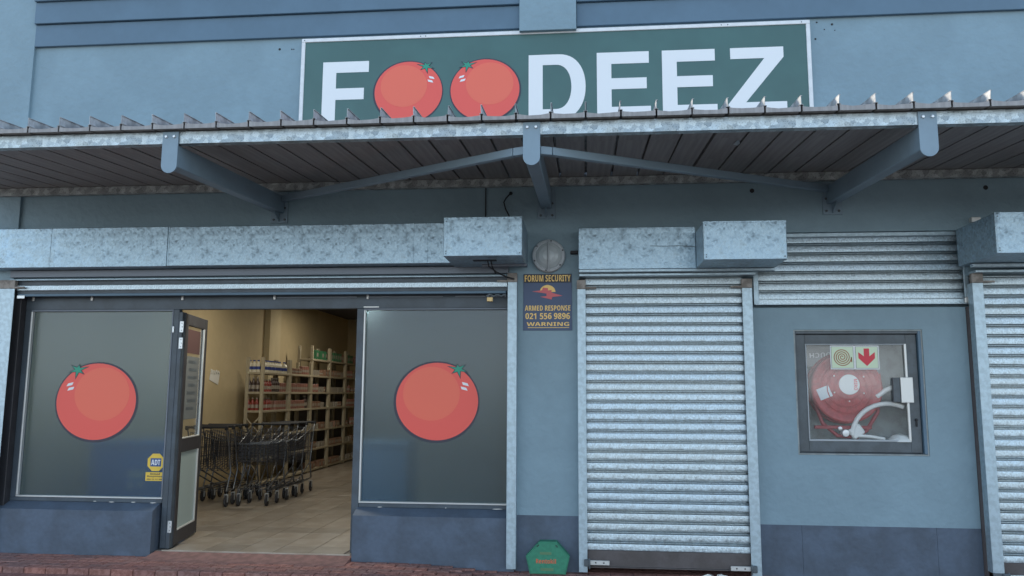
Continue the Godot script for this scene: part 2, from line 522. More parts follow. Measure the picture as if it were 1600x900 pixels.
# ---------------------------------------------------------------- building
func building():
	var b := thing("shop_building", "blue grey rendered shop building with dark ledges and painted base", "building", Vector3(0, 0, -5))
	var st := mb()
	lim(st, -5.68, 9, 3.052, 5.72, -0.25, 0.0)
	obj("upper_wall", st, M.wall, b)
	st = mb()
	lim(st, -5.68, -0.65, 2.60, 3.052, -0.25, 0.0)
	obj("lintel", st, M.wall, b)
	st = mb()
	lim(st, -0.066, 1.52, 2.64, 3.052, -0.25, 0.0)
	obj("lintel", st, M.wall, b)
	st = mb()
	lim(st, 3.40, 9, 2.64, 3.052, -0.25, 0.0)
	obj("lintel", st, M.wall, b)
	st = mb()
	lim(st, -0.65, -0.066, 0.486, 3.052, -0.25, 0.0)
	obj("pier", st, M.wall, b)
	st = mb()
	lim(st, -0.65, -0.066, -0.1, 0.486, -0.25, 0.0015)
	obj("painted_base", st, M.wall_dark, b)
	st = mb()
	lim(st, -9, -5.68, -0.1, 5.72, -0.25, 0.03)
	obj("side_pier", st, M.wall, b)
	st = mb()
	lim(st, 5.6, 9, -0.1, 2.64, -0.25, 0.0)
	obj("side_pier", st, M.wall, b)
	# stepped ledge boards, cut by the strip of wall in the middle
	for seg in [[-5.68, -0.625], [-0.07, 9.0]]:
		for k in 3:
			st = mb()
			lim(st, seg[0], seg[1], [5.113, 5.352, 5.585][k], [5.352, 5.585, 5.72][k] - 0.002 * (2 - k), 0.0, [0.035, 0.065, 0.095][k], 0.004)
			obj("ledge_board", st, M.ledge, b)
	st = mb()
	lim(st, -0.622, -0.072, 5.05, 5.718, 0.0, 0.11, 0.004)
	obj("wall_strip", st, M.wall, b)
	# wall panel with the opening for the hose cabinet
	var o := [1.877, 3.0, 1.045, 2.162]
	for r in [[1.50, o[0], 0.437, 2.362], [o[1], 3.383, 0.437, 2.362], [o[0], o[1], 0.437, o[2]], [o[0], o[1], o[3], 2.362]]:
		st = mb()
		lim(st, r[0], r[1], r[2], r[3], -0.30, -0.06)
		obj("panel_wall", st, M.wall, b)
	for r in [[1.50, 1.878], [1.880, 3.013], [3.015, 3.383]]:
		st = mb()
		lim(st, r[0], r[1], -0.1, 0.437, -0.30, -0.0585)
		obj("painted_base", st, M.wall_dark, b)
	st = mb()
	lim(st, 3.386, 3.404, 0.0, 2.36, -0.25, -0.015)
	obj("edge_strip", st, mat(lin(0.10, 0.085, 0.085), 0.7), b)
	for e in [[-4.72, 0.524, 0.035], [-4.55, 0.520, 0.06], [-4.33, 0.522, 0.05], [-4.13, 0.519, 0.07], [-1.92, 0.520, 0.05], [-0.82, 0.521, 0.10], [-1.30, 0.523, 0.015]]:
		st = mb()
		prism(st, PackedVector2Array([Vector2(e[0] - e[2] / 2, e[1]), Vector2(e[0] - e[2] * 0.1, e[1] - 0.003), Vector2(e[0] + e[2] / 2, e[1] + 0.001), Vector2(e[0] + e[2] * 0.2, e[1] + 0.005), Vector2(e[0] - e[2] * 0.3, e[1] + 0.004)]), -0.0748, -0.0738)
		obj("paint_chip", st, M.bead, b)
	# small drilled holes left in the wall
	for h in [[-3.057, 5.004, 0.012], [-2.93, 4.999, 0.007], [2.198, 5.075, 0.008], [2.337, 5.05, 0.011], [2.265, 5.002, 0.006], [2.179, 4.91, 0.009], [2.36, 4.99, 0.005], [-2.91, 4.999, 0.006], [1.543, 3.451, 0.02], [3.605, 3.441, 0.02]]:
		st = mb()
		lathe(st, [Vector2(0, 0.0025), Vector2(h[2], 0.0025), Vector2(h[2] * 1.1, 0.0)], Vector3(h[0], h[1], 0.0), Vector3.BACK, 10)
		obj("drill_hole", st, M.black, b)
	# back and sides of the building, roof, and the closed rooms behind the shutters
	st = mb()
	lim(st, -9, 9, 5.45, 5.60, -11.6, -0.25)
	obj("roof_slab", st, M.kerb, b)
	st = mb()
	lim(st, -9, 9, -0.1, 5.45, -11.6, -11.3)
	obj("back_wall", st, M.wall_dark, b)
	for x in [-9.0, 8.75]:
		st = mb()
		lim(st, x, x + 0.25, -0.1, 5.45, -11.3, -0.25)
		obj("side_wall", st, M.wall_dark, b)
	st = mb()
	lim(st, 0.0, 8.75, -0.1, 4.0, -1.4, -1.3)
	obj("partition", st, M.kerb, b)
	# inside of the shop
	st = mb()
	lim(st, -5.80, -5.66, 0.0, 3.3, -11.0, -0.25)
	obj("inner_wall", st, M.inner_wall, b)
	st = mb()
	lim(st, -5.66, -5.56, 0.1, 3.3, -6.62, -6.13)
	obj("inner_column", st, M.inner_wall_pale, b)
	st = mb()
	lim(st, -5.8, 0.1, 0.0, 3.3, -11.15, -11.0)
	obj("inner_wall", st, M.inner_wall, b)
	st = mb()
	lim(st, -0.36, -0.26, 0.0, 3.3, -11.0, -0.25)
	obj("inner_wall", st, M.inner_wall, b)
	st = mb()
	lim(st, -5.8, 0.1, 3.3, 3.42, -11.15, -0.25)
	obj("inner_ceiling", st, M.ceiling, b)

func shop_floor():
	var f := thing("shop_floor", "beige tiled floor inside the open shop door", "floor", Vector3(-3, 0, -5), "", "structure")
	var st := mb()
	lim(st, -5.66, -0.36, -0.05, 0.092, -11.0, -0.125)
	lim(st, -4.06, -2.14, -0.05, 0.092, -0.125, -0.03)
	obj("grout_bed", st, M.grout, f)
	st = mb()
	lim(st, -3.99, -2.17, 0.03, 0.0995, -0.033, -0.018, 0.003)
	obj("threshold_edge", st, M.tile[0], f)
	var meshes := []
	for k in 4:
		st = mb()
		bx(st, Vector3.ZERO, Vector3(0.334, 0.008, 0.334), 0.0015)
		meshes.append(baked(st, M.tile[k]))
	for row in 18:
		for i in 11:
			var x := -5.49 + i * 0.338 + 0.04
			var z := -0.195 - row * 0.338
			if row == 0 and (x < -3.9 or x > -2.3): continue
			put("floor_tile", meshes[rng.randi() % 4], Vector3(x, 0.096 + rng.randf_range(-0.0006, 0.0006), z), f)
	st = mb()
	for row in range(0, 32):
		for i in 15:
			if row < 18 and i < 11: continue
			bx(st, Vector3(-5.45 + i * 0.338, 0.096, -0.195 - row * 0.338 - (0.0 if row > 0 else 0.0)), Vector3(0.334, 0.008, 0.334))
	var far := obj("far_tiles", st, M.tile[1], f)
	far.set_meta("kind", "stuff")

# ---------------------------------------------------------------- awning
func awning():
	var a := thing("awning", "metal sheet awning on grey steel brackets over the shutters", "awning", Vector3(0, 3.2, 0))
	var y_at := func(z: float) -> float: return 3.605 - 0.0755 * z
	var tilt := atan(0.0755)
	var z0 := 0.02
	var z1 := 2.11
	var len := (z1 - z0) / cos(tilt)
	var q := Basis(Vector3.RIGHT, tilt)
	var meshes := []
	for k in 3:
		var st := mb()
		bx(st, Vector3(0, 0.0015, 0), Vector3(0.2165, 0.003, len))                       # pan
		for s in [-1, 1]:
			bx(st, Vector3(s * 0.1085, 0.022, 0), Vector3(0.0022, 0.044, len))              # turned up sides
		meshes.append([baked(st, M.roof), null])
		st = mb()
		bx(st, Vector3(0, 0.075, 0), Vector3(0.0028, 0.060, len))                       # standing rib
		bx(st, Vector3(0, 0.0455, 0), Vector3(0.026, 0.0025, len))
		bx(st, Vector3(0.003, 0.1055, 0), Vector3(0.011, 0.003, len))
		meshes[k][1] = baked(st, M.roof_top)
	var mid := Vector3(0, (y_at.call(z0) + y_at.call(z1)) / 2, (z0 + z1) / 2)
	for i in range(-30, 19):
		var rx := 1.8 + i * 0.2385 - 0.6
		var dx := 0.006 if i == -1 else 0.0
		var pan := put("roof_sheet", meshes[posmod(i, 3)][0], Vector3(rx - 0.119 - dx, mid.y, mid.z), a, q * Basis(Vector3.BACK, rng.randf_range(-0.012, 0.012)))
		put("rib", meshes[0][1], Vector3(rx, mid.y, mid.z), a, q * Basis(Vector3.BACK, rng.randf_range(-0.07, 0.07)))
		# front edge of the sheet, bent up unevenly
		var st := mb()
		var pts := PackedVector2Array()
		var h1 := rng.randf_range(0.030, 0.040)
		for v in [[-0.113, -0.004], [0.113, -0.004], [0.113, h1], [0.095, h1 - 0.004], [0.05, h1 - 0.010 + rng.randf_range(-0.002, 0.003)], [-0.03, h1 - 0.012 + rng.randf_range(-0.002, 0.003)], [-0.085, h1 - 0.006], [-0.113, h1 - 0.001]]:
			pts.append(Vector2(v[0], v[1]))
		prism(st, pts, -0.001, 0.001, Transform3D(Basis(), Vector3(rx - 0.119, y_at.call(z1) + 0.001, z1 + 0.002)))
		var lip := obj("sheet_lip", st, M.roof, pan)
		lip.transform = Transform3D(pan.basis, origin_of(pan)).affine_inverse()
	var x0 := -6.0
	var x1 := 5.75
	var st := mb()
	lim(st, x0, x1, 3.352, 3.441, 2.042, 2.050)
	lim(st, x0, x1, 3.352, 3.358, 1.985, 2.042)
	lim(st, x0, x1, 3.435, 3.441, 1.985, 2.042)
	obj("fascia_channel", st, M.galv_coarse, a)
	st = mb()
	lim(st, x0, x1, 3.520, 3.598, 0.02, 0.075, 0.004)
	obj("wall_purlin", st, M.galv_dull, a)
	st = mb()
	lim(st, x0, x1, 3.600, 3.760, 0.002, 0.018)
	obj("wall_flashing", st, M.roof_top, a)
	for x in [-2.978, -0.365, 2.255, 4.88]:
		var br := Node3D.new()
		br.name = numbered(a, "bracket")
		a.add_child(br)
		st = mb()
		# front plate with a round lower end
		var pts := PackedVector2Array([Vector2(x + 0.059, 3.19), Vector2(x + 0.059, 3.437), Vector2(x - 0.059, 3.437), Vector2(x - 0.059, 3.19)])
		for k in range(1, 12):
			var an := PI + PI * k / 12.0
			pts.append(Vector2(x + 0.059 * cos(an), 3.19 + 0.059 * sin(an)))
		prism(st, pts, 2.052, 2.064)
		obj("front_plate", st, M.steel_paint, br)
		for s in [-0.03, 0.03]:
			st = mb()
			lathe(st, [Vector2(0.0, 0.012), Vector2(0.009, 0.011), Vector2(0.012, 0.004), Vector2(0.012, 0.0)], Vector3(x + s, 3.400, 2.064), Vector3.BACK, 8)
			obj("bolt", st, M.zinc, br)
		st = mb()
		bar(st, Vector3(x, 3.262, 2.05), Vector3(x, 3.392, 0.014), 0.10, 0.165, 0.006)
		obj("beam", st, M.steel_paint, br)
		st = mb()
		lim(st, x - 0.085, x + 0.085, 3.212, 3.515, 0.0, 0.013, 0.002)
		obj("wall_plate", st, M.steel_paint, br)
		st = mb()
		prism(st, PackedVector2Array([Vector2(0.013, 3.225), Vector2(0.013, 3.33), Vector2(0.18, 3.31)]), -0.005, 0.005, Transform3D(Basis(Vector3(0, 0, 1), Vector3(0, 1, 0), Vector3(-1, 0, 0)), Vector3(x, 0, 0)))
		obj("gusset", st, M.steel_paint, br)
		for s in [-0.055, 0.055]:
			for y in [3.245, 3.36]:
				st = mb()
				lathe(st, [Vector2(0.0, 0.012), Vector2(0.010, 0.011), Vector2(0.013, 0.003), Vector2(0.013, 0.0)], Vector3(x + s, y, 0.013), Vector3.BACK, 6)
				obj("anchor_bolt", st, M.cab_frame, br)
	# diagonal flats from the middle bracket to the feet of its neighbours
	for e in [[-1, -2.91], [1, 2.185]]:
		st = mb()
		var near := Vector3(-0.365 + e[0] * 0.05, 3.262, 1.96)
		var knee := Vector3(-0.365 + e[0] * 0.13, 3.262, 1.93)
		bar(st, near, knee, 0.05, 0.058, 0.003)
		bar(st, knee, Vector3(e[1], 3.435, 0.09), 0.05, 0.058, 0.003)
		obj("diagonal_brace", st, M.steel_paint, a)
	# splice plates where the purlin is joined
	for x in [2.10, -0.25]:
		st = mb()
		lim(st, x - 0.005, x + 0.15, 3.525, 3.593, 0.075, 0.080)
		for s in [0.04, 0.10]:
			lathe(st, [Vector2(0, 0.008), Vector2(0.011, 0.007), Vector2(0.011, 0)], Vector3(x + s, 3.56, 0.080), Vector3.BACK, 6)
		obj("splice_plate", st, M.galv_dull, a)
	# torn edge of one sheet hanging below the joint
	st = mb()
	var tf := Transform3D(Basis(Vector3(1, 0, 0), Vector3(0, sin(tilt), -cos(tilt)) * -1.0, Vector3(0, -1, 0)), Vector3(1.165, 3.505, 1.28))
	prism(st, PackedVector2Array([Vector2(-0.015, -0.05), Vector2(0.03, -0.09), Vector2(0.035, -0.02), Vector2(0.0, 0.10)]), 0.0, 0.002, tf)
	obj("torn_edge", st, M.zinc, a)

# ---------------------------------------------------------------- sign
func tomato(parent: Node, called: String, c: Vector3, w: float, h: float, flip: float, outline: float):
	# c is the centre on the surface it is stuck to; each print layer is a hair above the other
	var st := mb()
	prism(st, ellipse(c.x, c.y, w / 2, h / 2, 56), c.z, c.z + 0.0012)
	var t := obj(called, st, M.ink, parent)
	st = mb()
	prism(st, ellipse(c.x - flip * outline * 0.25, c.y + outline * 0.25, w / 2 - outline, h / 2 - outline, 56), c.z + 0.0012, c.z + 0.0024)
	obj("body", st, M.tomato, t)
	st = mb()
	prism(st, ellipse(c.x + flip * w * 0.06, c.y + h * 0.10, w * 0.33, h * 0.33, 48), c.z + 0.0024, c.z + 0.0034)
	obj("pale_patch", st, M.tomato_light, t)
	# star shaped stalk on the shoulder
	var lx := c.x - flip * w * 0.25
	var ly := c.y + h * 0.40
	for k in 2:
		var g := 1.0 if k == 0 else 0.76
		var pts := PackedVector2Array()
		for i in 12:
			var a := TAU * i / 12.0 + 0.35
			var r: float = ([0.115, 0.075, 0.098, 0.105, 0.118, 0.085][i / 2] * 1.2 if i % 2 == 0 else 0.048) * w * (g if i % 2 == 0 else (g * 0.9))
			pts.append(Vector2(lx + flip * r * cos(a) * 1.05, ly + r * sin(a) * 0.8))
		st = mb()
		prism(st, pts, c.z + 0.0034 + k * 0.001, c.z + 0.0044 + k * 0.001)
		obj("stalk" if k else "stalk_outline", st, M.leaf if k else M.ink, t)
	st = mb()
	for k in 2:
		var hx := c.x - flip * (w * 0.335 - k * 0.012)
		var hy := c.y + h * (0.215 - 0.055 * k)
		prism(st, PackedVector2Array([Vector2(hx - flip * 0.040 * w, hy - 0.022 * h), Vector2(hx + flip * 0.030 * w, hy - 0.005 * h), Vector2(hx + flip * 0.042 * w, hy + 0.030 * h), Vector2(hx - flip * 0.022 * w, hy + 0.014 * h)]), c.z + 0.0034, c.z + 0.0044)
	obj("highlight_mark", st, M.sign_white, t)

func shop_sign():
	var s := thing("shop_sign", "long green sign board reading FOODEEZ in white frame above the awning", "sign", Vector3(-0.35, 3.93, 0.03))
	var st := mb()
	lim(st, -2.79, 2.10, 3.945, 5.06, 0.006, 0.055)
	obj("board", st, M.sign_green, s)
	for r in [[-2.805, 2.117, 5.036, 5.074], [-2.805, 2.117, 3.925, 3.962], [-2.805, -2.768, 3.962, 5.036], [2.080, 2.117, 3.962, 5.036]]:
		st = mb()
		lim(st, r[0], r[1], r[2], r[3], 0.002, 0.066, 0.004)
		obj("frame", st, M.frame_white, s)
	for x in [-2.775, -1.6, -1.55, -0.26, 1.30, 1.36, 2.04]:
		st = mb()
		lathe(st, [Vector2(0, 0.003), Vector2(0.005, 0.002), Vector2(0.006, 0)], Vector3(x, 5.055, 0.066), Vector3.BACK, 8)
		obj("screw", st, M.cab_frame, s)
	var z0 := 0.055
	var z1 := 0.058
	var glyph := func(pts: Array):
		var p := PackedVector2Array()
		for v in pts: p.append(Vector2(v[0], v[1]))
		var g := mb()
		prism(g, p, z0, z1)
		obj("letter", g, M.sign_white, s)
	var yb := 4.168
	var yt := 4.822
	glyph.call([[-2.578, yb], [-2.442, yb], [-2.442, 4.430], [-2.158, 4.430], [-2.158, 4.547], [-2.442, 4.547], [-2.442, 4.709], [-2.114, 4.709], [-2.114, yt], [-2.578, yt]])
	for x in [0.121, 0.738]:
		glyph.call([[x, yb], [x + 0.506, yb], [x + 0.506, 4.278], [x + 0.138, 4.278], [x + 0.138, 4.453], [x + 0.470, 4.453], [x + 0.470, 4.562], [x + 0.138, 4.562], [x + 0.138, 4.706], [x + 0.494, 4.706], [x + 0.494, yt], [x, yt]])
	glyph.call([[1.345, yb], [1.880, yb], [1.880, 4.286], [1.508, 4.286], [1.865, 4.722], [1.865, yt], [1.375, yt], [1.375, 4.714], [1.688, 4.714], [1.345, 4.270]])
	# D: a closed outline with a hole, drawn as one strip
	var outer := []
	var inner := []
	outer.append([-0.534, yb])
	inner.append([-0.398, yb + 0.105])
	for k in 25:
		var a := -PI / 2 + PI * k / 24.0
		outer.append([-0.255 + 0.268 * pow(maxf(cos(a), 0.0), 0.85), 4.495 + 0.327 * signf(sin(a)) * pow(absf(sin(a)), 0.95)])
		inner.append([-0.275 + 0.152 * pow(maxf(cos(a), 0.0), 0.85), 4.495 + 0.222 * signf(sin(a)) * pow(absf(sin(a)), 0.95)])
	outer.append([-0.534, yt])
	inner.append([-0.398, yt - 0.105])
	st = mb()
	for i in outer.size():
		var j := (i + 1) % outer.size()
		prism(st, PackedVector2Array([Vector2(outer[i][0], outer[i][1]), Vector2(outer[j][0], outer[j][1]), Vector2(inner[j][0], inner[j][1]), Vector2(inner[i][0], inner[i][1])]), z0, z1)
	obj("letter", st, M.sign_white, s)
	tomato(s, "tomato_print", Vector3(-1.717, 4.487, z0), 0.70, 0.645, -1.0, 0.014)
	tomato(s, "tomato_print", Vector3(-0.955, 4.485, z0), 0.70, 0.645, 1.0, 0.014)

# ---------------------------------------------------------------- shop front
func shopfront():
	var s := thing("shopfront", "dark grey framed shop front with frosted windows and open door", "shopfront", Vector3(-3.1, 0, -0.12))
	var zf := -0.075
	var zb := -0.14
	var st: SurfaceTool
	var member := func(called: String, r: Array, m: Material, bev := 0.004):
		var g := mb()
		lim(g, r[0], r[1], r[2], r[3], r[4] if r.size() > 4 else zb, r[5] if r.size() > 5 else zf, bev)
		return obj(called, g, m, s)
	member.call("head_frame", [-5.60, -0.652, 2.378, 2.66], M.frame)
	member.call("side_reveal", [-5.70, -5.60, 0.0, 2.66, -0.16, 0.0], M.frame_brown)
	member.call("frame_post", [-5.60, -5.535, 0.555, 2.378], M.frame)
	member.call("frame_post", [-4.043, -3.985, 0.10, 2.378], M.frame)
	member.call("door_jamb", [-3.983, -3.945, 0.10, 2.352, -0.15, -0.068], M.frame)
	member.call("frame_post", [-2.195, -2.125, 0.10, 2.378], M.frame)
	member.call("frame_post", [-0.725, -0.652, 0.555, 2.378], M.frame)
	member.call("sill_frame", [-5.60, -4.045, 0.518, 0.557], M.frame)
	member.call("sill_frame", [-2.123, -0.652, 0.518, 0.557], M.frame)
	# plinths under the windows: sloped top, plain front
	for r in [[-5.70, -4.066, "plinth"], [-2.142, -0.655, "plinth"]]:
		st = mb()
		prism(st, PackedVector2Array([Vector2(-0.25, -0.1), Vector2(0.045, -0.1), Vector2(0.045, 0.459), Vector2(-0.085, 0.518), Vector2(-0.25, 0.518)]), 0.0, r[1] - r[0], Transform3D(Basis(Vector3(0, 0, 1), Vector3(0, 1, 0), Vector3(1, 0, 0)), Vector3(r[0], 0, 0)))
		obj(r[2], st, M.wall_dark, s)
	# door head lintel piece behind, threshold side
	for w in [[-5.535, -4.043], [-2.125, -0.725]]:
		member.call("window_pane", [w[0] + 0.004, w[1] - 0.004, 0.561, 2.374, -0.111, -0.105], M.frosted, 0.0)
		member.call("glazing_bead", [w[0], w[0] + 0.016, 0.572, 2.362, -0.105, -0.068], M.bead, 0.003)
		member.call("glazing_bead", [w[0], w[1], 0.557, 0.572, -0.105, -0.066], M.bead, 0.003)
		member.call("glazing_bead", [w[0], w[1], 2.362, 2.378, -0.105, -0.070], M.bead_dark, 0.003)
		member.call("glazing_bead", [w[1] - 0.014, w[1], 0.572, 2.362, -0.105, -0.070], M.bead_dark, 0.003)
	for x in [-5.523, -4.901, -3.957, -3.02, -2.092]:
		member.call("frame_clip", [x - 0.011, x + 0.011, 2.468, 2.512, zf, zf + 0.016], M.bead, 0.003)
	for r in [[-2.08, -1.36], [-1.24, -0.75], [-3.00, -2.20]]:
		member.call("frame_strip", [r[0], r[1], 2.482, 2.497, zf, zf + 0.006], M.bead_dark, 0.001)
	member.call("frame_strip", [-2.13, -1.98, 2.385, 2.398, zf, zf + 0.008], M.bead, 0.002)
	for y in [2.205, 2.045, 0.304]:
		var h: MeshInstance3D = member.call("hinge", [-3.966, -3.928, y - 0.055, y + 0.055, -0.068, -0.060], M.zinc, 0.002)
		st = mb()
		for k in 3:
			lathe(st, [Vector2(0, 0.002), Vector2(0.004, 0.0015), Vector2(0.005, 0)], Vector3(-3.945 + 0.006 * (k % 2), y + 0.035 * (k - 1), -0.060), Vector3.BACK, 6)
		obj("screw", st, M.black, h)
	member.call("latch_keep", [-4.043, -4.026, 2.15, 2.21, zf, zf + 0.012], M.zinc, 0.002)
	tomato(s, "tomato_sticker", Vector3(-4.797, 1.470, -0.1048), 0.865, 0.785, 1.0, 0.020)
	tomato(s, "tomato_sticker", Vector3(-1.411, 1.492, -0.1048), 0.825, 0.765, -1.0, 0.020)
	# alarm sticker
	st = mb()
	var oct := PackedVector2Array()
	for k in 8:
		oct.append(Vector2(-4.146 + 0.091 * cos(TAU * (k + 0.5) / 8), 0.897 + 0.089 * sin(TAU * (k + 0.5) / 8)))
	prism(st, oct, -0.1048, -0.1036)
	var ad := obj("alarm_sticker", st, M.yellow, s, "yellow octagonal alarm sticker with blue square")
	st = mb()
	prism(st, rect2(-4.200, 0.858, -4.092, 0.936), -0.1036, -0.1026)
	obj("blue_square", st, M.adt_blue, ad)
	letters("lettering", "ADT", Vector3(-4.146, 0.897, -0.102), 0.092, 0.052, M.sign_white, ad)
	st = mb()
	prism(st, rect2(-4.242, 0.722, -4.055, 0.803), -0.1048, -0.1036)
	obj("yellow_strip", st, M.yellow, ad)
	letters("lettering", "Armed", Vector3(-4.148, 0.788, -0.103), 0.10, 0.018, M.ink, ad)
	letters("lettering", "Response", Vector3(-4.148, 0.763, -0.103), 0.15, 0.020, M.ink, ad)
	letters("lettering", "086 12 12 300", Vector3(-4.148, 0.737, -0.103), 0.16, 0.012, M.ink, ad)
	# door leaf swung inwards
	var d := Node3D.new()
	d.name = "door"
	s.add_child(d)
	var dir := Vector3(-4.105, 0, -0.87) - Vector3(-3.955, 0, -0.12)
	var dl := dir.length()
	var q := Basis(dir.normalized(), Vector3.UP, dir.normalized().cross(Vector3.UP))
	d.transform = Transform3D(q, Vector3(-3.955, 0, -0.12) - s.position)
	for r in [["door_stile", 0.0, 0.095, 0.115, 2.345], ["door_stile", dl - 0.095, dl, 0.115, 2.345], ["door_rail", 0.095, dl - 0.095, 0.115, 0.245], ["door_rail", 0.095, dl - 0.095, 0.985, 1.115], ["door_rail", 0.095, dl - 0.095, 2.235, 2.345]]:
		st = mb()
		lim(st, r[1], r[2], r[3], r[4], -0.02, 0.02, 0.003)
		local_obj(r[0], st, M.frame_brown, d)
	st = mb()
	lim(st, 0.097, dl - 0.097, 0.247, 0.983, -0.004, 0.004)
	local_obj("door_panel", st, mat(lin(0.33, 0.40, 0.38), 0.4), d)
	st = mb()
	lim(st, 0.097, dl - 0.097, 1.117, 2.233, -0.003, 0.003)
	local_obj("door_glass", st, M.glass, d)
	for y in [[0.245, 0.985], [1.115, 2.235]]:
		st = mb()
		lim(st, dl - 0.112, dl - 0.095, y[0], y[1], 0.004, 0.024, 0.003)
		lim(st, 0.097, dl - 0.112, y[0], y[0] + 0.014, 0.004, 0.024, 0.003)
		local_obj("glazing_bead", st, M.bead, d)
	st = mb()
	lim(st, 0.13, dl - 0.20, 1.30, 1.93, 0.004, 0.006)
	local_obj("notice", st, mat(lin(0.13, 0.14, 0.14), 0.7), d)
	st = mb()
	lim(st, 0.13, dl - 0.20, 1.96, 2.20, 0.004, 0.006)
	local_obj("notice", st, mat(lin(0.09, 0.045, 0.042), 0.6), d)
	st = mb()
	for k in 7:
		lim(st, 0.20 + 0.03 * (k % 2), dl - 0.30 + 0.02 * (k % 3), 1.86 - k * 0.078, 1.89 - k * 0.078, 0.006, 0.0068)
	local_obj("notice_print", st, M.cab_frame, d)

# ---------------------------------------------------------------- shutters
const PITCH := 0.0876

func slat_mesh(length: float, m: Material) -> Mesh:
	# profile (z, y) of one interlocking slat; the broad face bulges out, the curl sits back
	var p := [[-0.050, 0.0876], [-0.050, 0.0758], [-0.006, 0.0752], [-0.001, 0.0742], [0.0, 0.0728], [-0.001, 0.0712], [-0.006, 0.0702], [-0.050, 0.0694], [-0.050, 0.0572], [-0.004, 0.0566], [0.0000, 0.0545], [0.0015, 0.0460], [0.0030, 0.0300], [0.0036, 0.0150], [0.0030, 0.0040], [-0.003, 0.0008], [-0.050, 0.0]]
	var st := mb()
	for i in p.size() - 1:
		var a := Vector3(-length / 2, p[i][1], p[i][0])
		var b := Vector3(-length / 2, p[i + 1][1], p[i + 1][0])
		var d := (b - a)
		var n := Vector3(0, d.z, -d.y).normalized()
		if n.z < 0: n = -n
		var o := Vector3(length, 0, 0)
		poly(st, [a, b, b + o, a + o], n)
	# back face closes it
	poly(st, [Vector3(-length / 2, 0, -0.052), Vector3(length / 2, 0, -0.052), Vector3(length / 2, 0.0876, -0.052), Vector3(-length / 2, 0.0876, -0.052)], Vector3(0, 0, -1))
	return baked(st, m)

func slats(t: Node3D, x0: float, x1: float, y0: float, y1: float, z: float):
	var ms := [slat_mesh(x1 - x0, M.galv_slat)]
	var m2: StandardMaterial3D = M.galv_slat.duplicate()
	m2.uv1_offset = Vector3(0.37, 0.61, 0.2)
	m2.albedo_color = lin(0.66, 0.79, 0.87)
	ms.append(slat_mesh(x1 - x0, m2))
	var m3: StandardMaterial3D = M.galv_slat.duplicate()
	m3.uv1_offset = Vector3(0.11, 0.27, 0.5)
	m3.albedo_color = lin(0.69, 0.79, 0.83)
	ms.append(slat_mesh(x1 - x0, m3))
	var n := int(round((y1 - y0) / PITCH))
	for k in n:
		put("slat", ms[rng.randi() % 3], Vector3((x0 + x1) / 2, y0 + k * PITCH, z + rng.randf_range(-0.002, 0.002)), t, Basis(Vector3.BACK, rng.randf_range(-0.0012, 0.0012)))

func guide(t: Node3D, x0: float, x1: float, y0: float, y1: float, side: float):
	# upright channel, open towards the curtain; side = +1 when the curtain is to its right
	var st := mb()
	lim(st, x0, x1, y0, y1, 0.084, 0.090, 0.002)
	var w := x0 if side > 0 else x1
	lim(st, w - 0.003 * (1 - side) / 2.0 * 2.0, w + 0.003 * (1 + side) / 2.0 * 2.0, y0, y1, 0.0, 0.0845)
	obj("guide", st, M.guide, t)
	# flared inlet at the top with its tongue
	st = mb()
	lim(st, x0 - 0.004, x1 + 0.002, y1, y1 + 0.085, 0.05, 0.096, 0.004)
	var tx := x1 if side > 0 else x0
	lim(st, tx - (0.0 if side > 0 else 0.10), tx + (0.10 if side > 0 else 0.0), y1 + 0.002, y1 + 0.020, 0.078, 0.094, 0.003)
	obj("guide_inlet", st, M.rusty, t)

func hood(t: Node3D, x0: float, x1: float, y0: float, y1: float, z: float, seams: Array, called := "hood") -> MeshInstance3D:
	var st := mb()
	lim(st, x0, x1, y0, y1, 0.001, z, 0.006)
	var h := obj(called, st, M.galv, t)
	for x in seams:
		st = mb()
		lim(st, x - 0.002, x + 0.010, y0 + 0.004, y1 - 0.002, z, z + 0.0025, 0.001)
		obj("seam", st, M.galv, h)
	return h

func motor_box(t: Node3D, x0: float, x1: float, y0: float, y1: float, z: float) -> MeshInstance3D:
	var st := mb()
	lim(st, x0, x1, y0, y1, 0.002, z, 0.005)
	var m := obj("motor_box", st, M.galv, t)
	st = mb()
	lim(st, x0 + 0.012, x0 + 0.032, y0 + 0.004, y1 - 0.004, z, z + 0.002, 0.0008)
	lim(st, x0, x1, y1 - 0.012, y1 + 0.003, z - 0.02, z + 0.002, 0.0008)
	obj("folded_edge", st, M.galv, m)
	st = mb()
	for e in [[x0 + 0.022, y0 + 0.025], [x0 + 0.022, y1 - 0.03], [x1 - 0.02, y0 + 0.025], [x0 + 0.022, y0 + 0.045]]:
		lathe(st, [Vector2(0, 0.003), Vector2(0.005, 0.002), Vector2(0.006, 0)], Vector3(e[0], e[1], z + 0.002), Vector3.BACK, 8)
	obj("rivet", st, M.cab_frame, m)
	return m

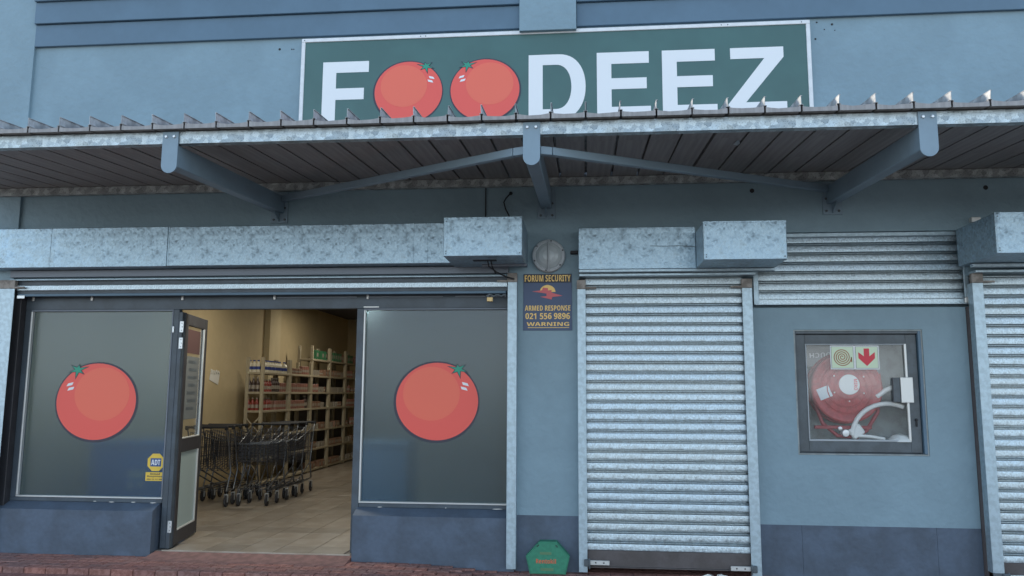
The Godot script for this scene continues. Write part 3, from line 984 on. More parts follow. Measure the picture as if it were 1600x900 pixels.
func side_lock(t: Node3D, x: float, y: float, dir: float):
	# a flat bolt bar with its staple, at the foot of a curtain
	var st := mb()
	lim(st, minf(x, x + dir * 0.17), maxf(x, x + dir * 0.17), y - 0.02, y + 0.02, 0.088, 0.097, 0.003)
	var l := obj("lock_bar", st, M.bead, t)
	st = mb()
	for k in [0.05, 0.12]:
		lathe(st, [Vector2(0, 0.004), Vector2(0.006, 0.003), Vector2(0.007, 0)], Vector3(x + dir * k, y, 0.097), Vector3.BACK, 8)
	obj("bolt", st, M.black, l)
	st = mb()
	tube(st, [Vector3(x - dir * 0.005, y - 0.05, 0.10), Vector3(x - dir * 0.005, y - 0.02, 0.115), Vector3(x - dir * 0.005, y + 0.02, 0.115), Vector3(x - dir * 0.005, y + 0.035, 0.10)], 0.007, 8)
	lim(st, x - 0.022 - dir * 0.03, x + 0.022 - dir * 0.03, y - 0.03, y + 0.03, 0.09, 0.118, 0.006)
	obj("staple", st, M.cab_frame, l)

func shutters():
	var st: SurfaceTool
	# ---- open shutter over the shop
	var a := thing("roller_shutter", "wide rolled up shutter with long zinc hood over the open shop", "roller shutter", Vector3(-3.1, 2.5, 0.1))
	hood(a, -5.95, -4.000, 2.762, 3.155, 0.198, [-5.2])
	hood(a, -3.998, -1.225, 2.765, 3.150, 0.200, [-3.99, -1.602, -1.47])
	var mbx := motor_box(a, -1.230, -0.543, 2.750, 3.090, 0.65)
	st = mb()
	lim(st, -1.00, -0.79, 2.7475, 2.7525, 0.38, 0.46)
	obj("cable_slot", st, M.black, mbx)
	st = mb()
	lim(st, -0.95, -0.535, 2.730, 2.751, 0.17, 0.215, 0.003)
	obj("hood_lip", st, M.bead_dark, a)
	st = mb()
	lim(st, -5.70, -0.72, 2.69, 2.758, 0.005, 0.055, 0.003)
	obj("head_rail", st, M.bead_dark, a)
	st = mb()
	lim(st, -5.68, -0.74, 2.655, 2.668, 0.005, 0.085, 0.003)
	obj("head_rail", st, M.guide, a)
	st = mb()
	lim(st, -5.62, -0.725, 2.555, 2.612, 0.035, 0.062, 0.008)
	obj("bottom_slat", st, M.galv_slat, a)
	st = mb()
	lim(st, -5.60, -0.74, 2.500, 2.525, 0.030, 0.058, 0.004)
	obj("bottom_bar", st, M.ledge, a)
	st = mb()
	lim(st, -5.62, -0.73, 2.525, 2.555, 0.03, 0.04)
	lim(st, -5.66, -0.73, 2.612, 2.655, 0.02, 0.035)
	obj("curtain_edge", st, M.frame, a)
	guide(a, -0.722, -0.636, 0.03, 2.600, -1)
	guide(a, -5.78, -5.612, 0.03, 2.575, 1)
	# padlock and chain hung on the right end, keeper plate on the left
	st = mb()
	var ch := []
	for k in 9:
		ch.append(Vector3(-0.735 - k * 0.024, 2.478 + 0.010 * sin(k * 2.2), 0.07 + 0.008 * cos(k * 2.2)))
	tube(st, ch, 0.011, 6)
	obj("chain", st, M.cab_frame, a)
	st = mb()
	lim(st, -5.60, -5.52, 2.478, 2.510, 0.06, 0.068, 0.003)
	obj("keeper_plate", st, M.zinc, a)
	var pl := thing("padlock", "small brass padlock hanging from chain under the open shutter", "padlock", Vector3(-0.885, 2.42, 0.07))
	st = mb()
	lim(st, -0.918, -0.862, 2.420, 2.462, 0.058, 0.082, 0.004)
	obj("body", st, M.brass, pl)
	st = mb()
	tube(st, [Vector3(-0.908, 2.460, 0.07), Vector3(-0.908, 2.482, 0.07), Vector3(-0.890, 2.494, 0.07), Vector3(-0.872, 2.482, 0.07), Vector3(-0.872, 2.460, 0.07)], 0.005, 6)
	obj("shackle", st, M.chrome, pl)
	# ---- closed shutter in the middle
	var b := thing("roller_shutter", "closed zinc roller shutter right of the security notice pier", "roller shutter", Vector3(0.7, 0, 0.05))
	hood(b, -0.066, 0.990, 2.693, 3.082, 0.200, [])
	motor_box(b, 0.990, 1.676, 2.695, 3.022, 0.65)
	st = mb()
	lim(st, -0.06, 1.675, 2.668, 2.692, 0.16, 0.212, 0.003)
	obj("hood_lip", st, M.guide, b)
	st = mb()
	lim(st, -0.06, 1.52, 2.640, 2.664, 0.002, 0.150, 0.003)
	obj("head_rail", st, M.guide, b)
	slats(b, -0.003, 1.420, 0.205, 2.64, 0.05)
	st = mb()
	lim(st, -0.003, 1.420, 0.060, 0.205, 0.035, 0.058, 0.004)
	lim(st, -0.003, 1.420, 0.060, 0.070, 0.035, 0.080, 0.002)
	obj("kick_bar", st, M.brown_bar, b, "brown weathered kick bar")
	guide(b, -0.078, -0.002, 0.02, 2.530, 1)
	guide(b, 1.405, 1.494, 0.02, 2.530, -1)
	side_lock(b, 0.02, 0.105, 1)
	side_lock(b, 1.40, 0.085, -1)
	st = mb()
	tube(st, [Vector3(0.585, 2.905, 0.2), Vector3(0.70, 2.900, 0.201), Vector3(0.84, 2.903, 0.201), Vector3(0.985, 2.892, 0.2)], 0.003, 6)
	obj("hood_crease", st, M.cab_frame, b)
	# ---- short shutter over the hose cabinet
	var c := thing("roller_shutter", "short strip of shutter pulled down above hose cabinet panel", "roller shutter", Vector3(2.45, 2.38, -0.08))
	slats(c, 1.58, 3.395, 2.440, 3.055, -0.09)
	st = mb()
	lim(st, 1.55, 3.43, 3.015, 3.050, -0.09, -0.035, 0.003)
	obj("head_rail", st, M.guide, c)
	st = mb()
	lim(st, 1.545, 3.435, 2.388, 2.440, -0.088, -0.062, 0.004)
	lim(st, 1.545, 3.435, 2.388, 2.396, -0.062, -0.030, 0.002)
	obj("bottom_bar", st, M.galv_slat, c)
	for x in [[1.535, 1.582], [3.385, 3.425]]:
		st = mb()
		lim(st, x[0], x[1], 2.39, 3.02, -0.062, -0.050, 0.003)
		obj("guide", st, M.guide, c)
	st = mb()
	lim(st, 3.375, 3.435, 2.395, 2.450, -0.050, -0.030, 0.006)
	obj("lock_plate", st, M.bead, c)
	st = mb()
	lim(st, 1.50, 3.45, 2.362, 3.05, -0.20, -0.150)
	obj("backing", st, M.wall, c)
	# ---- shutter at the right border
	var d := thing("roller_shutter", "closed zinc roller shutter right of the hose cabinet panel", "roller shutter", Vector3(4.5, 0, 0.05))
	motor_box(d, 3.320, 4.05, 2.718, 3.055, 0.68)
	hood(d, 4.05, 5.62, 2.70, 3.08, 0.2, [])
	st = mb()
	lim(st, 3.345, 5.6, 2.682, 2.712, 0.16, 0.212, 0.003)
	obj("hood_lip", st, M.guide, d)
	st = mb()
	lim(st, 3.40, 5.6, 2.645, 2.668, 0.002, 0.14, 0.003)
	obj("head_rail", st, M.guide, d)
	slats(d, 3.478, 5.52, 0.180, 2.64, 0.05)
	st = mb()
	lim(st, 3.478, 5.52, 0.040, 0.180, 0.035, 0.058, 0.004)
	obj("kick_bar", st, M.brown_bar, d)
	guide(d, 3.387, 3.478, 0.10, 2.560, 1)
	st = mb()
	lim(st, 3.387, 3.478, 0.0, 0.10, 0.08, 0.092, 0.002)
	obj("guide_foot", st, M.cab_frame, d)
	guide(d, 5.52, 5.60, 0.02, 2.560, -1)
	side_lock(d, 3.51, 0.07, 1)
	# thin pale bracket behind the right motor box
	st = mb()
	lim(st, 3.44, 3.52, 3.115, 3.160, 0.0, 0.05, 0.003)
	obj("wall_bracket", st, M.bead, d)

# ---------------------------------------------------------------- hose cabinet
func hose_cabinet():
	var c := thing("hose_reel_cabinet", "glazed dark grey fire hose cabinet let into the wall panel", "cabinet", Vector3(2.44, 1.045, -0.06))
	var st := mb()
	lim(st, 1.877, 3.0, 1.045, 2.162, -0.42, -0.40)
	lim(st, 1.8785, 1.890, 1.047, 2.160, -0.40, -0.066)
	lim(st, 2.987, 2.9985, 1.047, 2.160, -0.40, -0.066)
	lim(st, 1.890, 2.987, 1.047, 1.058, -0.40, -0.066)
	lim(st, 1.890, 2.987, 2.150, 2.1605, -0.40, -0.066)
	obj("casing", st, M.cab_inside, c)
	st = mb()
	lim(st, 2.962, 2.996, 1.060, 2.149, -0.13, -0.068, 0.003)
	obj("jamb", st, M.ledge, c)
	for e in [[1.880, 1.902, 1.060, 2.149], [1.902, 2.962, 2.125, 2.149], [1.902, 2.962, 1.049, 1.066]]:
		st = mb()
		lim(st, e[0], e[1], e[2], e[3], -0.13, -0.070, 0.003)
		obj("jamb", st, M.cab_frame, c)
	var d := Node3D.new()
	d.name = "cabinet_door"
	c.add_child(d)
	for r in [[1.905, 1.984, 1.070, 2.120], [2.862, 2.955, 1.070, 2.120], [1.984, 2.862, 1.070, 1.170], [1.984, 2.862, 2.036, 2.120]]:
		st = mb()
		lim(st, r[0], r[1], r[2], r[3], -0.125, -0.095, 0.003)
		obj("door_rail", st, M.cab_frame, d)
	st = mb()
	lim(st, 1.986, 2.860, 1.172, 2.034, -0.116, -0.112)
	obj("pane", st, M.glass, d)
	for r in [[1.984, 1.994, 1.170, 2.036, 0], [1.994, 2.846, 2.026, 2.036, 0], [2.846, 2.866, 1.170, 2.036, 1], [1.984, 2.846, 1.166, 1.182, 0]]:
		st = mb()
		lim(st, r[0], r[1], r[2], r[3], -0.111, -0.088, 0.003)
		obj("glazing_bead", st, M.bead if r[4] else M.lamp_rim, d)
	for y in [2.0, 1.18]:
		st = mb()
		lim(st, 1.893, 1.905, y - 0.07, y + 0.07, -0.10, -0.086, 0.003)
		obj("hinge", st, M.black, d)
	st = mb()
	lathe(st, [Vector2(0, 0.02), Vector2(0.011, 0.018), Vector2(0.013, 0.0)], Vector3(2.915, 1.36, -0.095), Vector3.BACK, 10)
	lim(st, 2.908, 2.922, 1.30, 1.37, -0.095, -0.083, 0.002)
	obj("latch", st, M.black, d)
	st = mb()
	lim(st, 2.792, 2.898, 1.510, 1.735, -0.088, -0.068, 0.003)
	obj("handle_plate", st, M.bead, d)
	st = mb()
	lim(st, 2.730, 2.790, 1.515, 1.733, -0.110, -0.078, 0.003)
	obj("lock_case", st, M.cab_frame, d)
	# photoluminescent style signs: spiral hose and arrow
	for k in 2:
		var x0 := 2.206 + k * 0.214
		st = mb()
		lim(st, x0, x0 + 0.212, 1.806, 2.020, -0.110, -0.107)
		var s := obj("fire_sign", st, M.sign_white, d, ["square sign with brown hose spiral", "square sign with red down arrow"][k])
		st = mb()
		lim(st, x0 + 0.008, x0 + 0.204, 1.814, 2.012, -0.107, -0.1062)
		obj("sign_border", st, M.cab_frame, s)
		st = mb()
		lim(st, x0 + 0.0115, x0 + 0.2005, 1.8175, 2.0085, -0.1062, -0.1054)
		obj("sign_field", st, M.pale_sign, s)
		st = mb()
		var cx := x0 + 0.104
		var cy := 1.916
		if k == 0:
			var n := 110
			for i in n:
				var a0 := TAU * 4.0 * i / n
				var a1 := TAU * 4.0 * (i + 1) / n
				var r0 := 0.006 + 0.074 * i / n
				var r1 := 0.006 + 0.074 * (i + 1) / n
				var w := 0.0042
				prism(st, PackedVector2Array([Vector2(cx + (r0 - w) * cos(a0), cy + (r0 - w) * sin(a0)), Vector2(cx + (r0 + w) * cos(a0), cy + (r0 + w) * sin(a0)), Vector2(cx + (r1 + w) * cos(a1), cy + (r1 + w) * sin(a1)), Vector2(cx + (r1 - w) * cos(a1), cy + (r1 - w) * sin(a1))]), -0.1054, -0.1046)
			prism(st, rect2(cx + 0.076, cy - 0.045, cx + 0.086, cy), -0.1054, -0.1046)
			obj("hose_spiral", st, M.sign_brown, s)
		else:
			prism(st, PackedVector2Array([Vector2(cx - 0.024, cy + 0.078), Vector2(cx - 0.024, cy + 0.008), Vector2(cx - 0.072, cy + 0.045), Vector2(cx - 0.072, cy - 0.010), Vector2(cx, cy - 0.080), Vector2(cx + 0.072, cy - 0.010), Vector2(cx + 0.072, cy + 0.045), Vector2(cx + 0.024, cy + 0.008), Vector2(cx + 0.024, cy + 0.078)]), -0.1054, -0.1046)
			obj("arrow", st, M.sign_red, s)
	# ---- reel standing in the cabinet
	var r := thing("fire_hose_reel", "red fire hose reel drum inside the glazed cabinet", "hose reel", Vector3(2.37, 1.3, -0.25))
	var cc := Vector3(2.362, 1.640, -0.25)
	st = mb()
	lathe(st, [Vector2(0.0, 0.075), Vector2(0.10, 0.075), Vector2(0.12, 0.068), Vector2(0.165, 0.066), Vector2(0.170, 0.070), Vector2(0.178, 0.070), Vector2(0.183, 0.065), Vector2(0.215, 0.064), Vector2(0.220, 0.068), Vector2(0.228, 0.068), Vector2(0.233, 0.063), Vector2(0.25, 0.062), Vector2(0.275, 0.070), Vector2(0.30, 0.074), Vector2(0.315, 0.066), Vector2(0.315, 0.058), Vector2(0.0, 0.050)], cc, Vector3.BACK, 56)
	obj("front_disc", st, M.reel_red, r)
	st = mb()
	lathe(st, [Vector2(0.0, -0.06), Vector2(0.325, -0.06), Vector2(0.330, -0.07), Vector2(0.0, -0.075)], cc, Vector3.BACK, 48)
	obj("rear_disc", st, M.reel_red, r)
	st = mb()
	for row in 3:
		var ring := []
		for k in 49:
			ring.append(cc + Vector3(0.290 * cos(TAU * k / 48), 0.290 * sin(TAU * k / 48), -0.035 + row * 0.036))
		tube(st, ring, 0.019, 8)
	tube(st, [cc + Vector3(-0.29, -0.08, 0.0), cc + Vector3(-0.22, -0.32, 0.03), cc + Vector3(-0.10, -0.43, 0.05), cc + Vector3(0.02, -0.44, 0.05)], 0.018, 8)
	tube(st, [cc + Vector3(0.30, -0.03, 0.0), cc + Vector3(0.27, -0.22, 0.03), cc + Vector3(0.16, -0.38, 0.05), cc + Vector3(0.06, -0.45, 0.05)], 0.018, 8)
	obj("hose", st, M.reel_dark, r)
	st = mb()
	lathe(st, [Vector2(0.0, 0.079), Vector2(0.088, 0.079), Vector2(0.092, 0.075)], cc + Vector3(0.02, 0.03, 0), Vector3.BACK, 32)
	var hb := obj("hub_label", st, M.white_plastic, r)
	letters("lettering", "MIRO", cc + Vector3(0.075, 0.03, 0.080), 0.10, 0.03, M.sign_red, hb, 0.001, 700, -PI / 2).visible = true
	for k in 6:
		var an := TAU * k / 6.0 + 0.5
		st = mb()
		lathe(st, [Vector2(0.0, 0.012), Vector2(0.006, 0.010), Vector2(0.009, 0.0)], cc + Vector3(0.02 + 0.150 * cos(an), 0.03 + 0.150 * sin(an), 0.064), Vector3.BACK, 8)
		obj("rivet", st, M.white_plastic, r)
	st = mb()
	bx(st, cc + Vector3(-0.20, -0.045, 0.0675), Vector3(0.115, 0.105, 0.003), 0.0, Basis(Vector3.BACK, 0.38))
	obj("sticker", st, M.sec_white, r)
	st = mb()
	bx(st, cc + Vector3(0.21, 0.075, 0.0665), Vector3(0.19, 0.10, 0.002), 0.0, Basis(Vector3.BACK, 0.06))
	obj("sticker", st, mat(lin(0.40, 0.10, 0.09), 0.5), r)
	st = mb()
	lim(st, cc.x - 0.30, cc.x + 0.20, 1.27, 1.30, -0.22, -0.18, 0.004)
	obj("bracket_bar", st, M.reel_dark, r)
	st = mb()
	lathe(st, [Vector2(0.0, 0.05), Vector2(0.03, 0.048), Vector2(0.036, 0.03), Vector2(0.036, 0.0)], Vector3(2.325, 1.235, -0.20), Vector3.BACK, 12)
	lathe(st, [Vector2(0.0, 0.035), Vector2(0.018, 0.03), Vector2(0.02, 0.0)], Vector3(2.28, 1.275, -0.19), Vector3.BACK, 10)
	obj("valve", st, M.zinc, r)
	# white plastic fitting, and the printed box turned upside down behind the reel
	st = mb()
	var arch := []
	for k in 13:
		var an := PI * (0.98 - 0.62 * k / 12.0)
		arch.append(Vector3(2.70 + 0.32 * cos(an), 1.20 + 0.30 * sin(an), -0.16))
	tube(st, arch, 0.021, 8)
	tube(st, [Vector3(2.40, 1.215, -0.16), Vector3(2.55, 1.205, -0.16), Vector3(2.66, 1.185, -0.16)], 0.016, 8)
	bx(st, Vector3(2.42, 1.25, -0.16), Vector3(0.12, 0.10, 0.03), 0.012, Basis(Vector3.BACK, 0.6))
	lathe(st, [Vector2(0.0, 0.07), Vector2(0.06, 0.055), Vector2(0.10, 0.02), Vector2(0.11, 0.0)], Vector3(2.80, 1.165, -0.18), Vector3.UP, 16)
	tube(st, [Vector3(2.62, 1.56, -0.19), Vector3(2.70, 1.62, -0.18), Vector3(2.78, 1.655, -0.17)], 0.022, 8)
	var w := obj("plastic_fitting", st, M.white_plastic)
	tag(w, "white curved plastic fitting in lower corner of hose cabinet", "fitting")
	var bxn := thing("printed_box", "grey printed carton upside down behind the hose reel", "box", Vector3(2.15, 1.86, -0.34))
	st = mb()
	bx(st, Vector3(2.17, 1.95, -0.352), Vector3(0.40, 0.22, 0.08), 0.003, Basis(Vector3.BACK, 0.05))
	obj("carton", st, M.card, bxn)
	letters("lettering", "TOUCH", Vector3(2.20, 1.945, -0.311), 0.24, 0.045, M.sign_white, bxn, 0.001, 700, PI + 0.05)

# ---------------------------------------------------------------- things on the wall and pavement
func wall_fittings():
	var st: SurfaceTool
	var l := thing("bulkhead_lamp", "round white bulkhead lamp with upright bar above security notice", "lamp", Vector3(-0.344, 2.853, 0.0))
	var c := Vector3(-0.344, 2.853, 0.0)
	st = mb()
	lathe(st, [Vector2(0.0, 0.0), Vector2(0.150, 0.001), Vector2(0.157, 0.012), Vector2(0.155, 0.040), Vector2(0.148, 0.052), Vector2(0.128, 0.056), Vector2(0.120, 0.050)], c, Vector3.BACK, 40)
	obj("rim", st, M.lamp_rim, l)
	st = mb()
	lathe(st, [Vector2(0.0, 0.088), Vector2(0.05, 0.084), Vector2(0.09, 0.072), Vector2(0.115, 0.056), Vector2(0.122, 0.048)], c, Vector3.BACK, 40)
	obj("diffuser", st, M.lamp_glass, l)
	st = mb()
	tube(st, [c + Vector3(0, 0.152, 0.052), c + Vector3(0, 0.10, 0.086), c + Vector3(0, 0, 0.099), c + Vector3(0, -0.10, 0.086), c + Vector3(0, -0.152, 0.052)], 0.0075, 8)
	obj("guard_bar", st, M.lamp_rim, l)
	for k in 6:
		var an := TAU * k / 6.0 + 0.35
		st = mb()
		lathe(st, [Vector2(0, 0.006), Vector2(0.007, 0.004), Vector2(0.008, 0)], c + Vector3(0.140 * cos(an), 0.140 * sin(an), 0.053), Vector3.BACK, 8)
		obj("screw", st, M.black, l)
	# security notice
	var s := thing("security_notice", "dark blue board reading FORUM SECURITY ARMED RESPONSE on the pier", "sign", Vector3(-0.355, 2.156, 0.0))
	st = mb()
	lim(st, -0.582, -0.129, 2.156, 2.686, 0.0, 0.010, 0.001)
	obj("board", st, M.sec_blue, s)
	st = mb()
	lim(st, -0.578, -0.133, 2.602, 2.682, 0.010, 0.0112)
	obj("black_band", st, M.sec_black, s)
	letters("lettering", "FORUM SECURITY", Vector3(-0.355, 2.644, 0.0115), 0.428, 0.062, M.sec_gold, s)
	letters("lettering", "ARMED RESPONSE", Vector3(-0.355, 2.364, 0.0115), 0.424, 0.050, M.sec_gold, s)
	letters("lettering", "021 556 9896", Vector3(-0.355, 2.289, 0.0115), 0.414, 0.058, M.sec_gold, s)
	letters("lettering", "WARNING", Vector3(-0.352, 2.215, 0.0115), 0.395, 0.036, M.sec_gold, s)
	st = mb()
	lim(st, -0.540, -0.155, 2.179, 2.184, 0.010, 0.0118)
	obj("underline", st, M.sec_gold, s)
	st = mb()
	var sunp := PackedVector2Array()
	for k in 21:
		sunp.append(Vector2(-0.355 + 0.073 * cos(PI * k / 20.0), 2.515 + 0.066 * sin(PI * k / 20.0)))
	prism(st, sunp, 0.010, 0.0115)
	obj("half_disc", st, M.sec_gold, s)
	st = mb()
	prism(st, PackedVector2Array([Vector2(-0.500, 2.520), Vector2(-0.408, 2.532), Vector2(-0.398, 2.556), Vector2(-0.352, 2.552), Vector2(-0.352, 2.530), Vector2(-0.318, 2.533), Vector2(-0.318, 2.508), Vector2(-0.215, 2.478), Vector2(-0.312, 2.468), Vector2(-0.318, 2.444), Vector2(-0.425, 2.470), Vector2(-0.365, 2.476), Vector2(-0.365, 2.500)]), 0.0115, 0.0130)
	obj("lightning_mark", st, M.sec_red, s)
	# bait station
	var g := thing("bait_station", "green hexagonal pest bait box lettered Rentokil on the pavement", "bait box", Vector3(-0.351, 0, 0.05))
	st = mb()
	prism(st, PackedVector2Array([Vector2(-0.510, 0.0), Vector2(-0.193, 0.0), Vector2(-0.158, 0.152), Vector2(-0.276, 0.278), Vector2(-0.424, 0.276), Vector2(-0.545, 0.150)]), 0.006, 0.105)
	prism(st, PackedVector2Array([Vector2(-0.498, 0.010), Vector2(-0.203, 0.010), Vector2(-0.170, 0.151), Vector2(-0.281, 0.268), Vector2(-0.420, 0.266), Vector2(-0.533, 0.149)]), 0.105, 0.118)
	obj("lid", st, M.bait_green, g)
	letters("lettering", "Rentokil", Vector3(-0.366, 0.113, 0.1185), 0.176, 0.040, M.bait_red, g, 0.003)
	st = mb()
	for e in [[-0.432, 0.247], [-0.442, 0.238], [-0.277, 0.246], [-0.268, 0.237]]:
		lathe(st, [Vector2(0, 0.0012), Vector2(0.006, 0.001)], Vector3(e[0], e[1], 0.118), Vector3.BACK, 8)
	obj("key_hole", st, M.black, g)
	st = mb()
	lim(st, -0.420, -0.318, 0.168, 0.190, 0.118, 0.1205, 0.001)
	obj("raised_label", st, mat(lin(0.10, 0.20, 0.10), 0.6), g)
	st = mb()
	lim(st, -0.415, -0.300, 0.030, 0.055, 0.118, 0.1205, 0.001)
	obj("raised_label", st, mat(lin(0.10, 0.20, 0.10), 0.6), g)
	# loose cable, clip and paper
	st = mb()
	tube(st, [Vector3(-0.946, 3.53, 0.008), Vector3(-0.946, 3.40, 0.008), Vector3(-0.944, 3.15, 0.008)], 0.006, 6)
	tag(obj("conduit_cable", st, M.black), "thin black cable running down from awning to shutter box", "cable")
	st = mb()
	tube(st, [Vector3(-0.708, 3.468, 0.0), Vector3(-0.712, 3.455, 0.03), Vector3(-0.748, 3.415, 0.035), Vector3(-0.770, 3.375, 0.03), Vector3(-0.752, 3.31, 0.03), Vector3(-0.722, 3.25, 0.035), Vector3(-0.705, 3.16, 0.05)], 0.007, 6)
	lathe(st, [Vector2(0, 0.014), Vector2(0.016, 0.010), Vector2(0.018, 0)], Vector3(-0.706, 3.468, 0.0), Vector3.BACK, 10)
	tag(obj("wall_cable", st, M.black), "short curled black cable coming out of wall above shutter motor", "cable")
	st = mb()
	tube(st, [Vector3(-0.868, 2.752, 0.44), Vector3(-0.862, 2.70, 0.40), Vector3(-0.80, 2.66, 0.30), Vector3(-0.72, 2.635, 0.16), Vector3(-0.66, 2.625, 0.11)], 0.007, 6)
	tube(st, [Vector3(-0.84, 2.752, 0.44), Vector3(-0.835, 2.705, 0.38), Vector3(-0.815, 2.655, 0.28)], 0.006, 6)
	tag(obj("motor_cable", st, M.black), "dark wires dangling below the left motor box", "cable")
	st = mb()
	lim(st, -0.140, -0.069, 2.868, 2.898, 0.0, 0.05, 0.004)
	tag(obj("wall_clip", st, M.black), "small black clip beside the round lamp", "clip")
	for e in [[1.03, 0.022, 0.12, "crumpled white paper scrap under the middle shutter", 3], [1.14, 0.02, 0.13, "flatter white paper scrap near the shutter lock", 5]]:
		st = mb()
		var r2 := RandomNumberGenerator.new()
		r2.seed = e[4]
		var ring := []
		for k in 9:
			var an := TAU * k / 9.0
			ring.append(Vector3(e[0] + 0.055 * cos(an) * r2.randf_range(0.6, 1.2), r2.randf_range(0.003, 0.04), e[2] + 0.03 * sin(an) * r2.randf_range(0.6, 1.2)))
		var top := Vector3(e[0], e[1] + 0.018, e[2])
		for k in 9:
			var a: Vector3 = ring[k]
			var b: Vector3 = ring[(k + 1) % 9]
			var n := (b - a).cross(top - a).normalized()
			poly(st, [a, b, top], n if n.y > 0 else -n)
		tag(obj("paper_scrap", st, M.paper), e[3], "litter")

# ---------------------------------------------------------------- interior
func cart_proto() -> Node3D:
	# front of the trolley points to -z, handle at +z; origin on the floor
	var t := Node3D.new()
	t.name = "shopping_trolley"
	add_child(t)
	var r := 0.0055
	var st := mb()
	# basket: narrower and shallower at the front
	var fx := 0.19
	var bxw := 0.25
	var ft := 0.80
	var bt := 0.95
	var fb := 0.58
	var bb := 0.46
	var zf := -0.48
	var zb := 0.34
	var wire := func(a: Vector3, b: Vector3): bar(st, a, b, 0.005, 0.005)
	for s in [-1.0, 1.0]:
		for k in 8:
			var f := k / 7.0
			wire.call(Vector3(s * lerpf(fx, fx, 0), lerpf(fb, ft, f), zf), Vector3(s * bxw, lerpf(bb, bt, f), zb))
		for k in 13:
			var f := k / 12.0
			var x: float = s * lerpf(fx, bxw, f)
			wire.call(Vector3(x, lerpf(fb, bb, f), lerpf(zf, zb, f)), Vector3(x, lerpf(ft, bt, f), lerpf(zf, zb, f)))
	for k in 9:
		var f := k / 8.0 * 2.0 - 1.0
		wire.call(Vector3(f * fx, fb, zf), Vector3(f * fx, ft, zf))
		wire.call(Vector3(f * fx, fb, zf), Vector3(f * bxw, bb, zb))
		wire.call(Vector3(f * bxw, bb, zb), Vector3(f * bxw, bt, zb))
	for k in 6:
		wire.call(Vector3(-fx, lerpf(fb, ft, k / 5.0), zf), Vector3(fx, lerpf(fb, ft, k / 5.0), zf))
		wire.call(Vector3(-bxw, lerpf(bb, bt, k / 5.0), zb), Vector3(bxw, lerpf(bb, bt, k / 5.0), zb))
	local_obj("basket", st, M.wire, t)
	st = mb()
	for s in [-1.0, 1.0]:
		tube(st, [Vector3(s * fx, ft, zf), Vector3(s * bxw, bt, zb)], 0.007, 6)
		tube(st, [Vector3(s * 0.255, 1.02, 0.46), Vector3(s * 0.255, 0.95, 0.40), Vector3(s * 0.25, 0.44, 0.20), Vector3(s * 0.25, 0.20, 0.32)], 0.011, 6)
		tube(st, [Vector3(s * 0.25, 0.44, 0.20), Vector3(s * 0.19, 0.22, -0.40)], 0.010, 6)
		tube(st, [Vector3(s * 0.25, 0.20, 0.32), Vector3(s * 0.19, 0.18, -0.40)], 0.010, 6)
	tube(st, [Vector3(-fx, ft, zf), Vector3(fx, ft, zf)], 0.007, 6)
	local_obj("chassis", st, M.chrome, t)
	st = mb()
	for k in 5:
		bar(st, Vector3(-0.2 + k * 0.1, 0.19, 0.28), Vector3(-0.16 + k * 0.08, 0.18, -0.38), 0.006, 0.006)
	bar(st, Vector3(-0.24, 0.19, 0.1), Vector3(0.24, 0.19, 0.1), 0.006, 0.006)
	bar(st, Vector3(-0.22, 0.185, -0.2), Vector3(0.22, 0.185, -0.2), 0.006, 0.006)
	local_obj("lower_rack", st, M.wire, t)
	st = mb()
	tube(st, [Vector3(-0.27, 1.02, 0.46), Vector3(0.27, 1.02, 0.46)], 0.017, 8)
	bx(st, Vector3(-0.255, 1.01, 0.45), Vector3(0.035, 0.055, 0.06), 0.008)
	bx(st, Vector3(0.255, 1.01, 0.45), Vector3(0.035, 0.055, 0.06), 0.008)
	local_obj("handle", st, M.black, t)
	for e in [[-0.25, 0.32], [0.25, 0.32], [-0.18, -0.40], [0.18, -0.40]]:
		var wn := Node3D.new()
		wn.name = numbered(t, "wheel")
		t.add_child(wn)
		wn.position = Vector3(e[0], 0.072, e[1])
		st = mb()
		lathe(st, [Vector2(0.0, -0.016), Vector2(0.063, -0.016), Vector2(0.072, -0.008), Vector2(0.072, 0.008), Vector2(0.063, 0.016), Vector2(0.0, 0.016)], Vector3.ZERO, Vector3.RIGHT, 16)
		local_obj("tyre", st, M.tyre, wn)
		st = mb()
		for s in [-1, 1]:
			prism(st, PackedVector2Array([Vector2(-0.018, -0.012), Vector2(0.018, -0.012), Vector2(0.030, 0.085), Vector2(-0.030, 0.085)]), -0.0015, 0.0015, Transform3D(Basis(Vector3(0, 0, 1), Vector3(0, 1, 0), Vector3(-1, 0, 0)), Vector3(s * 0.019, 0, 0)))
		bx(st, Vector3(0, 0.086, 0), Vector3(0.042, 0.006, 0.058))
		local_obj("fork", st, M.fork, wn)
	return t

